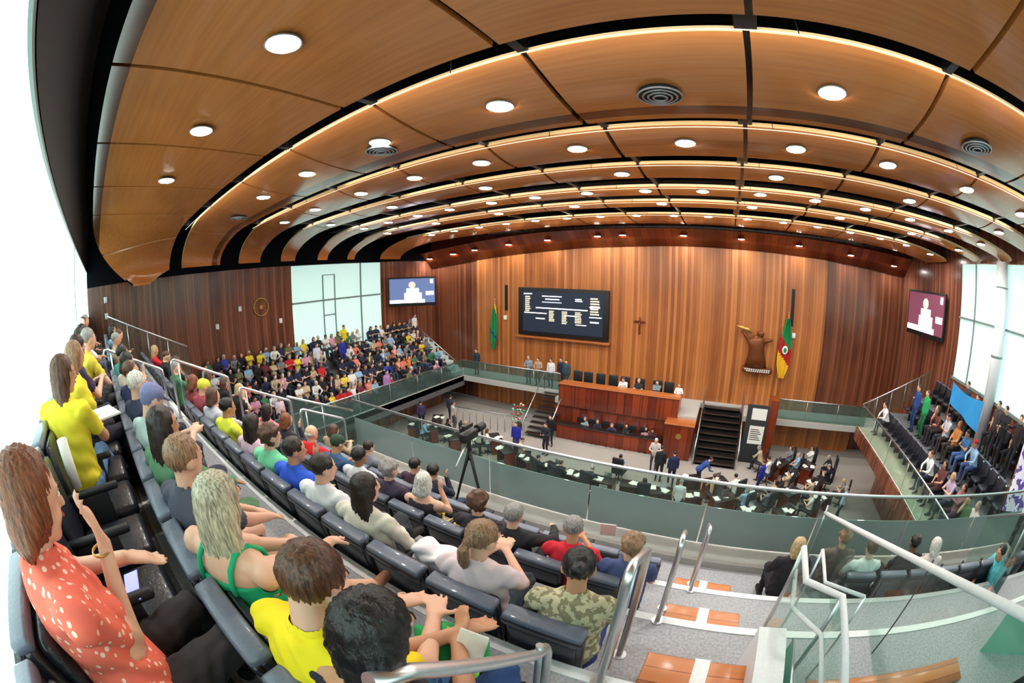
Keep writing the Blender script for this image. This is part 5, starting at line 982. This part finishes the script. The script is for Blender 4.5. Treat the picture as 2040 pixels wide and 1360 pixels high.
R_ = [(0, 7.6, 0, (236, 214, 214), (36, 36, 60), 'light', 'grey', 'short', 'person in a pale pink shirt and navy trousers, nearest in the right gallery'), (1, 9.9, 2, (150, 190, 224), (60, 90, 150), 'tan', (190, 24, 40), 'cap', 'person with a red cap and light blue shirt in the right gallery'), (1, 10.7, 1, (60, 110, 160), (70, 100, 160), 'tan', 'dark', 'short', 'person in a teal blue shirt beside the red cap'),
      (0, 10.9, 2, (232, 236, 236), (34, 38, 66), 'light', 'brown', 'short', 'person in a white shirt leaning forward in the right gallery front row'), (0, 10.1, 0, (90, 50, 50), (60, 40, 40), 'tan', 'dark', 'long', 'person in maroon behind the leaning white shirt'), (0, 9.3, 1, (180, 160, 190), (60, 60, 80), 'light', 'blond', 'bob', 'blond person in a lilac top in the right gallery front row'),
      (0, 8.6, 3, (150, 100, 110), (60, 40, 50), 'tan', 'dark', 'bob', 'person in dusty rose in the right gallery front row'), (2, 12.1, 0, (40, 40, 46), (40, 40, 46), 'light', 'black', 'short', 'person in black seated below the blue banner'), (1, 12.3, 1, (190, 196, 210), (50, 50, 60), 'light', 'dark', 'short', 'person in pale grey seated left of the blue banner'),
      (1, 13.0, 2, (110, 60, 50), (50, 40, 40), 'brown', 'dark', 'long', 'person in rust brown seated left of the blue banner'), (1, 13.2, 4, (60, 66, 90), (40, 40, 60), 'light', 'brown', 'bob', 'person in slate blue seated near the green shirt'), (1, 11.5, 0, (190, 120, 60), (60, 50, 40), 'tan', 'auburn', 'long', 'person in tan orange in the second row of the right gallery'),
      (2, 10.5, 1, (44, 36, 34), (40, 40, 46), 'brown', 'black', 'short', 'person in dark brown under the blue banner'), (0, 15.9, 2, (240, 240, 244), (50, 50, 60), 'light', 'dark', 'short', 'person in white at the front wall end of the right gallery'), (0, 8.0, 4, (90, 120, 80), (44, 44, 54), 'light', 'brown', 'short', 'person in moss green in the right gallery front row'),
      (2, 9.0, 0, (34, 34, 42), (34, 34, 42), 'tan', 'black', 'short', 'person in black in the third row behind the pale pink shirt')]
for k, y, v, sh, pa, sk, hr, st, lab in R_: far(VS[v], (RX[k] + .3, y, RZ[k]), PI / 2, lab, GR, sk, hr, st, sh, pa, 1.1)
for x, y, k, v, sh, pa, lab, hr in [(8.7, 14.4, 1, 1, (40, 70, 140), (30, 60, 110), 'person in dark blue standing in the right gallery', 'dark'), (8.8, 13.7, 1, 1, (30, 160, 96), (24, 110, 60), 'person in bright green standing in the right gallery', 'brown'), (9.9, 9.4, 2, 2, (30, 30, 36), (30, 30, 36), 'person in black standing right of the blue banner', 'black'), (9.9, 12.2, 2, 1, (50, 50, 56), (40, 40, 46), 'person in grey holding the far end of the blue banner', 'black'),
                                     (10.0, 8.6, 2, 3, (40, 30, 34), (30, 30, 36), 'person in dark clothes standing at the window right of the banner', 'dark'), (9.9, 9.9, 2, 0, (70, 56, 60), (40, 40, 46), 'person in plum standing behind the near end of the blue banner', 'dark')]:
    far(VT[v], (x, y, RZ[k]), PI / 2, lab, GR, 'light', hr, 'short', sh, pa, 1.05)
GC = 'people on the chamber floor'
for x, y, v, rz, sh, pa, hr, lab in [(-7.35, 15.9, 2, PI * .9, (34, 42, 56), (28, 30, 40), 'dark', 'man in a dark suit with a pale tie standing on the chamber floor'), (-7.6, 16.9, 1, PI, (14, 14, 18), (14, 14, 18), 'black', 'man in black standing behind the dark suited man'), (-8.6, 15.3, 1, PI, (36, 40, 160), (36, 40, 150), 'brown', 'woman in a royal blue dress standing by the member desks'),
                                      (-1.9, 15.5, 1, 0, (28, 30, 36), (28, 30, 36), 'dark', 'man in a black suit seen from behind near the rostrum'), (-1.3, 15.2, 1, .3, (30, 38, 74), (26, 30, 50), 'dark', 'man in a navy suit with his back turned near the rostrum'), (-2.3, 16.3, 2, PI, (206, 196, 190), (60, 60, 70), 'white', 'pale haired person in beige standing in front of the rostrum'),
                                      (2.55, 15.5, 1, 1.2, (34, 36, 160), (30, 34, 110), 'brown', 'woman in a bright blue blazer standing among the right desks'), (-.2, 15.4, 4, -1.2, (40, 72, 140), (34, 40, 70), 'dark', 'man in a blue jacket bending over a desk'), (6.1, 13.8, 1, 1, (176, 196, 214), (40, 44, 60), 'grey', 'person in a pale blue shirt standing at the right end of the desks'),
                                      (-.7, 12.9, 0, 0, (206, 216, 220), (40, 44, 60), 'grey', 'person in a white jacket standing behind the middle desks'), (-13.7, 16.9, 1, .4, (44, 50, 66), (30, 34, 44), 'dark', 'man in slate grey standing under the left gallery'), (-12.9, 16.1, 0, -.5, (196, 190, 180), (90, 90, 96), 'brown', 'person in cream standing at the pale barrier'), (-14.4, 15.2, 1, .8, (60, 50, 90), (30, 34, 60), 'dark', 'person in dark violet standing below the left gallery glass')]:
    far(VT[v], (x, y, PIT), rz, lab, GC, 'light', hr, 'short', sh, pa, .98)
seatp = [(-3.5, 14.9), (.6, 14.35), (1.5, 14.6), (1.9, 13.7), (3.1, 14.6), (4.9, 15.1), (6.0, 16.5), (6.4, 17.6), (3.0, 16.7), (2.7, 17.8), (4.2, 18.2), (5.4, 18.4), (4.5, 17.5), (6.5, 15.2), (-12.4, 14.7), (-11.3, 15.0), (-9.8, 14.7), (-13.2, 13.9), (-5.6, 13.2), (-6.5, 13.4), (-4.3, 13.3), (-2.1, 13.3), (2.8, 13.9), (4.7, 13.9), (3.8, 15.6), (-10.4, 14.2), (-8.0, 14.6)]
for i, (x, y) in enumerate(seatp):
    chair(x, y, PIT, math.atan2(x + 3, 19 - y), f'black swivel chair carrying the {ORD[i]} seated member of the chamber', 'swivel chairs on the chamber floor')
    nm, rgb, _ = rnd.choice([s for s in SH if s[0] in ('black', 'navy', 'grey', 'white', 'light blue', 'beige')]); hr = rnd.choice(['black', 'dark', 'grey', 'brown', 'blond'])
    far(VS[rnd.choice([0, 1, 2, 3])], (x, y, PIT), math.atan2(x + 3, 19 - y) + rnd.uniform(-.4, .4), f'person in {nm}, {HN[hr]} hair, seated {("left" if x < -3 else "right")} of rostrum, {ORD[i]} chamber seat', GC, 'light', hr, rnd.choice(['short', 'bob']), rgb, (30, 32, 42))
GS = 'people on the stage'
for x, y, v, sh, pa, hr, lab in [(-10.6, 20.3, 2, (140, 150, 160), (40, 70, 110), 'grey', 'man in grey leaning on the stage glass'), (-9.95, 20.2, 2, (180, 150, 130), (60, 50, 50), 'dark', 'man in tan next to the man leaning on the stage glass'), (-9.2, 20.3, 1, (232, 228, 236), (34, 36, 60), 'dark', 'man in a white shirt and dark trousers standing on the stage'), (-8.75, 20.7, 1, (34, 44, 64), (30, 34, 44), 'dark', 'man in a dark blue suit with crossed arms on the stage'), (-8.3, 20.4, 1, (52, 72, 84), (44, 60, 70), 'dark', 'man in a teal grey suit standing left of the upper bench'), (-14.3, 20.4, 1, (40, 52, 70), (34, 44, 60), 'dark', 'man in a dark suit standing alone at the left end of the stage')]:
    far(VT[v], (x, y, STG), PI, lab, GS, 'light', hr, 'short', sh, pa, .98)
for x, y, v, sh, hr, lab in [(-4.85, 19.75, 1, (226, 230, 226), 'brown', 'person in white seated in the middle of the upper bench'), (-4.05, 19.75, 0, (40, 44, 56), 'blond', 'blond person in dark seated at the upper bench'), (-3.1, 19.85, 3, (120, 140, 146), 'dark', 'man in a grey suit seated at the upper bench')]:
    far(VS[v], (x, y, STG), PI, lab, GS, 'light', hr, 'short', sh, (30, 32, 42)); 
far(VT[2], (-1.9, 19.4, STG), PI, 'person in a white shirt standing on the stage behind the rostrum', GS, 'light', 'grey', 'short', (240, 240, 240), (30, 32, 42), .8)
for i, (x, sh) in enumerate([(-6.4, (150, 170, 170)), (-5.7, (44, 40, 60)), (-4.9, (60, 54, 80)), (-4.2, (34, 34, 44)), (-3.2, (200, 150, 160)), (-2.85, (80, 40, 50))]):
    far(VS[i % 4], (x, 17.5, PIT), 0, f'clerk seated at the lower bench, {ORD[i]} from the left', GC, 'light', 'dark', 'short', sh, (30, 32, 42)) if False else far(VS[i % 4], (x, 18.48, PIT), PI, f'clerk seated at the lower bench, {ORD[i]} from the left', GC, 'light', rnd.choice(['dark', 'blond', 'black', 'grey']), 'short', sh, (30, 32, 42), .95)
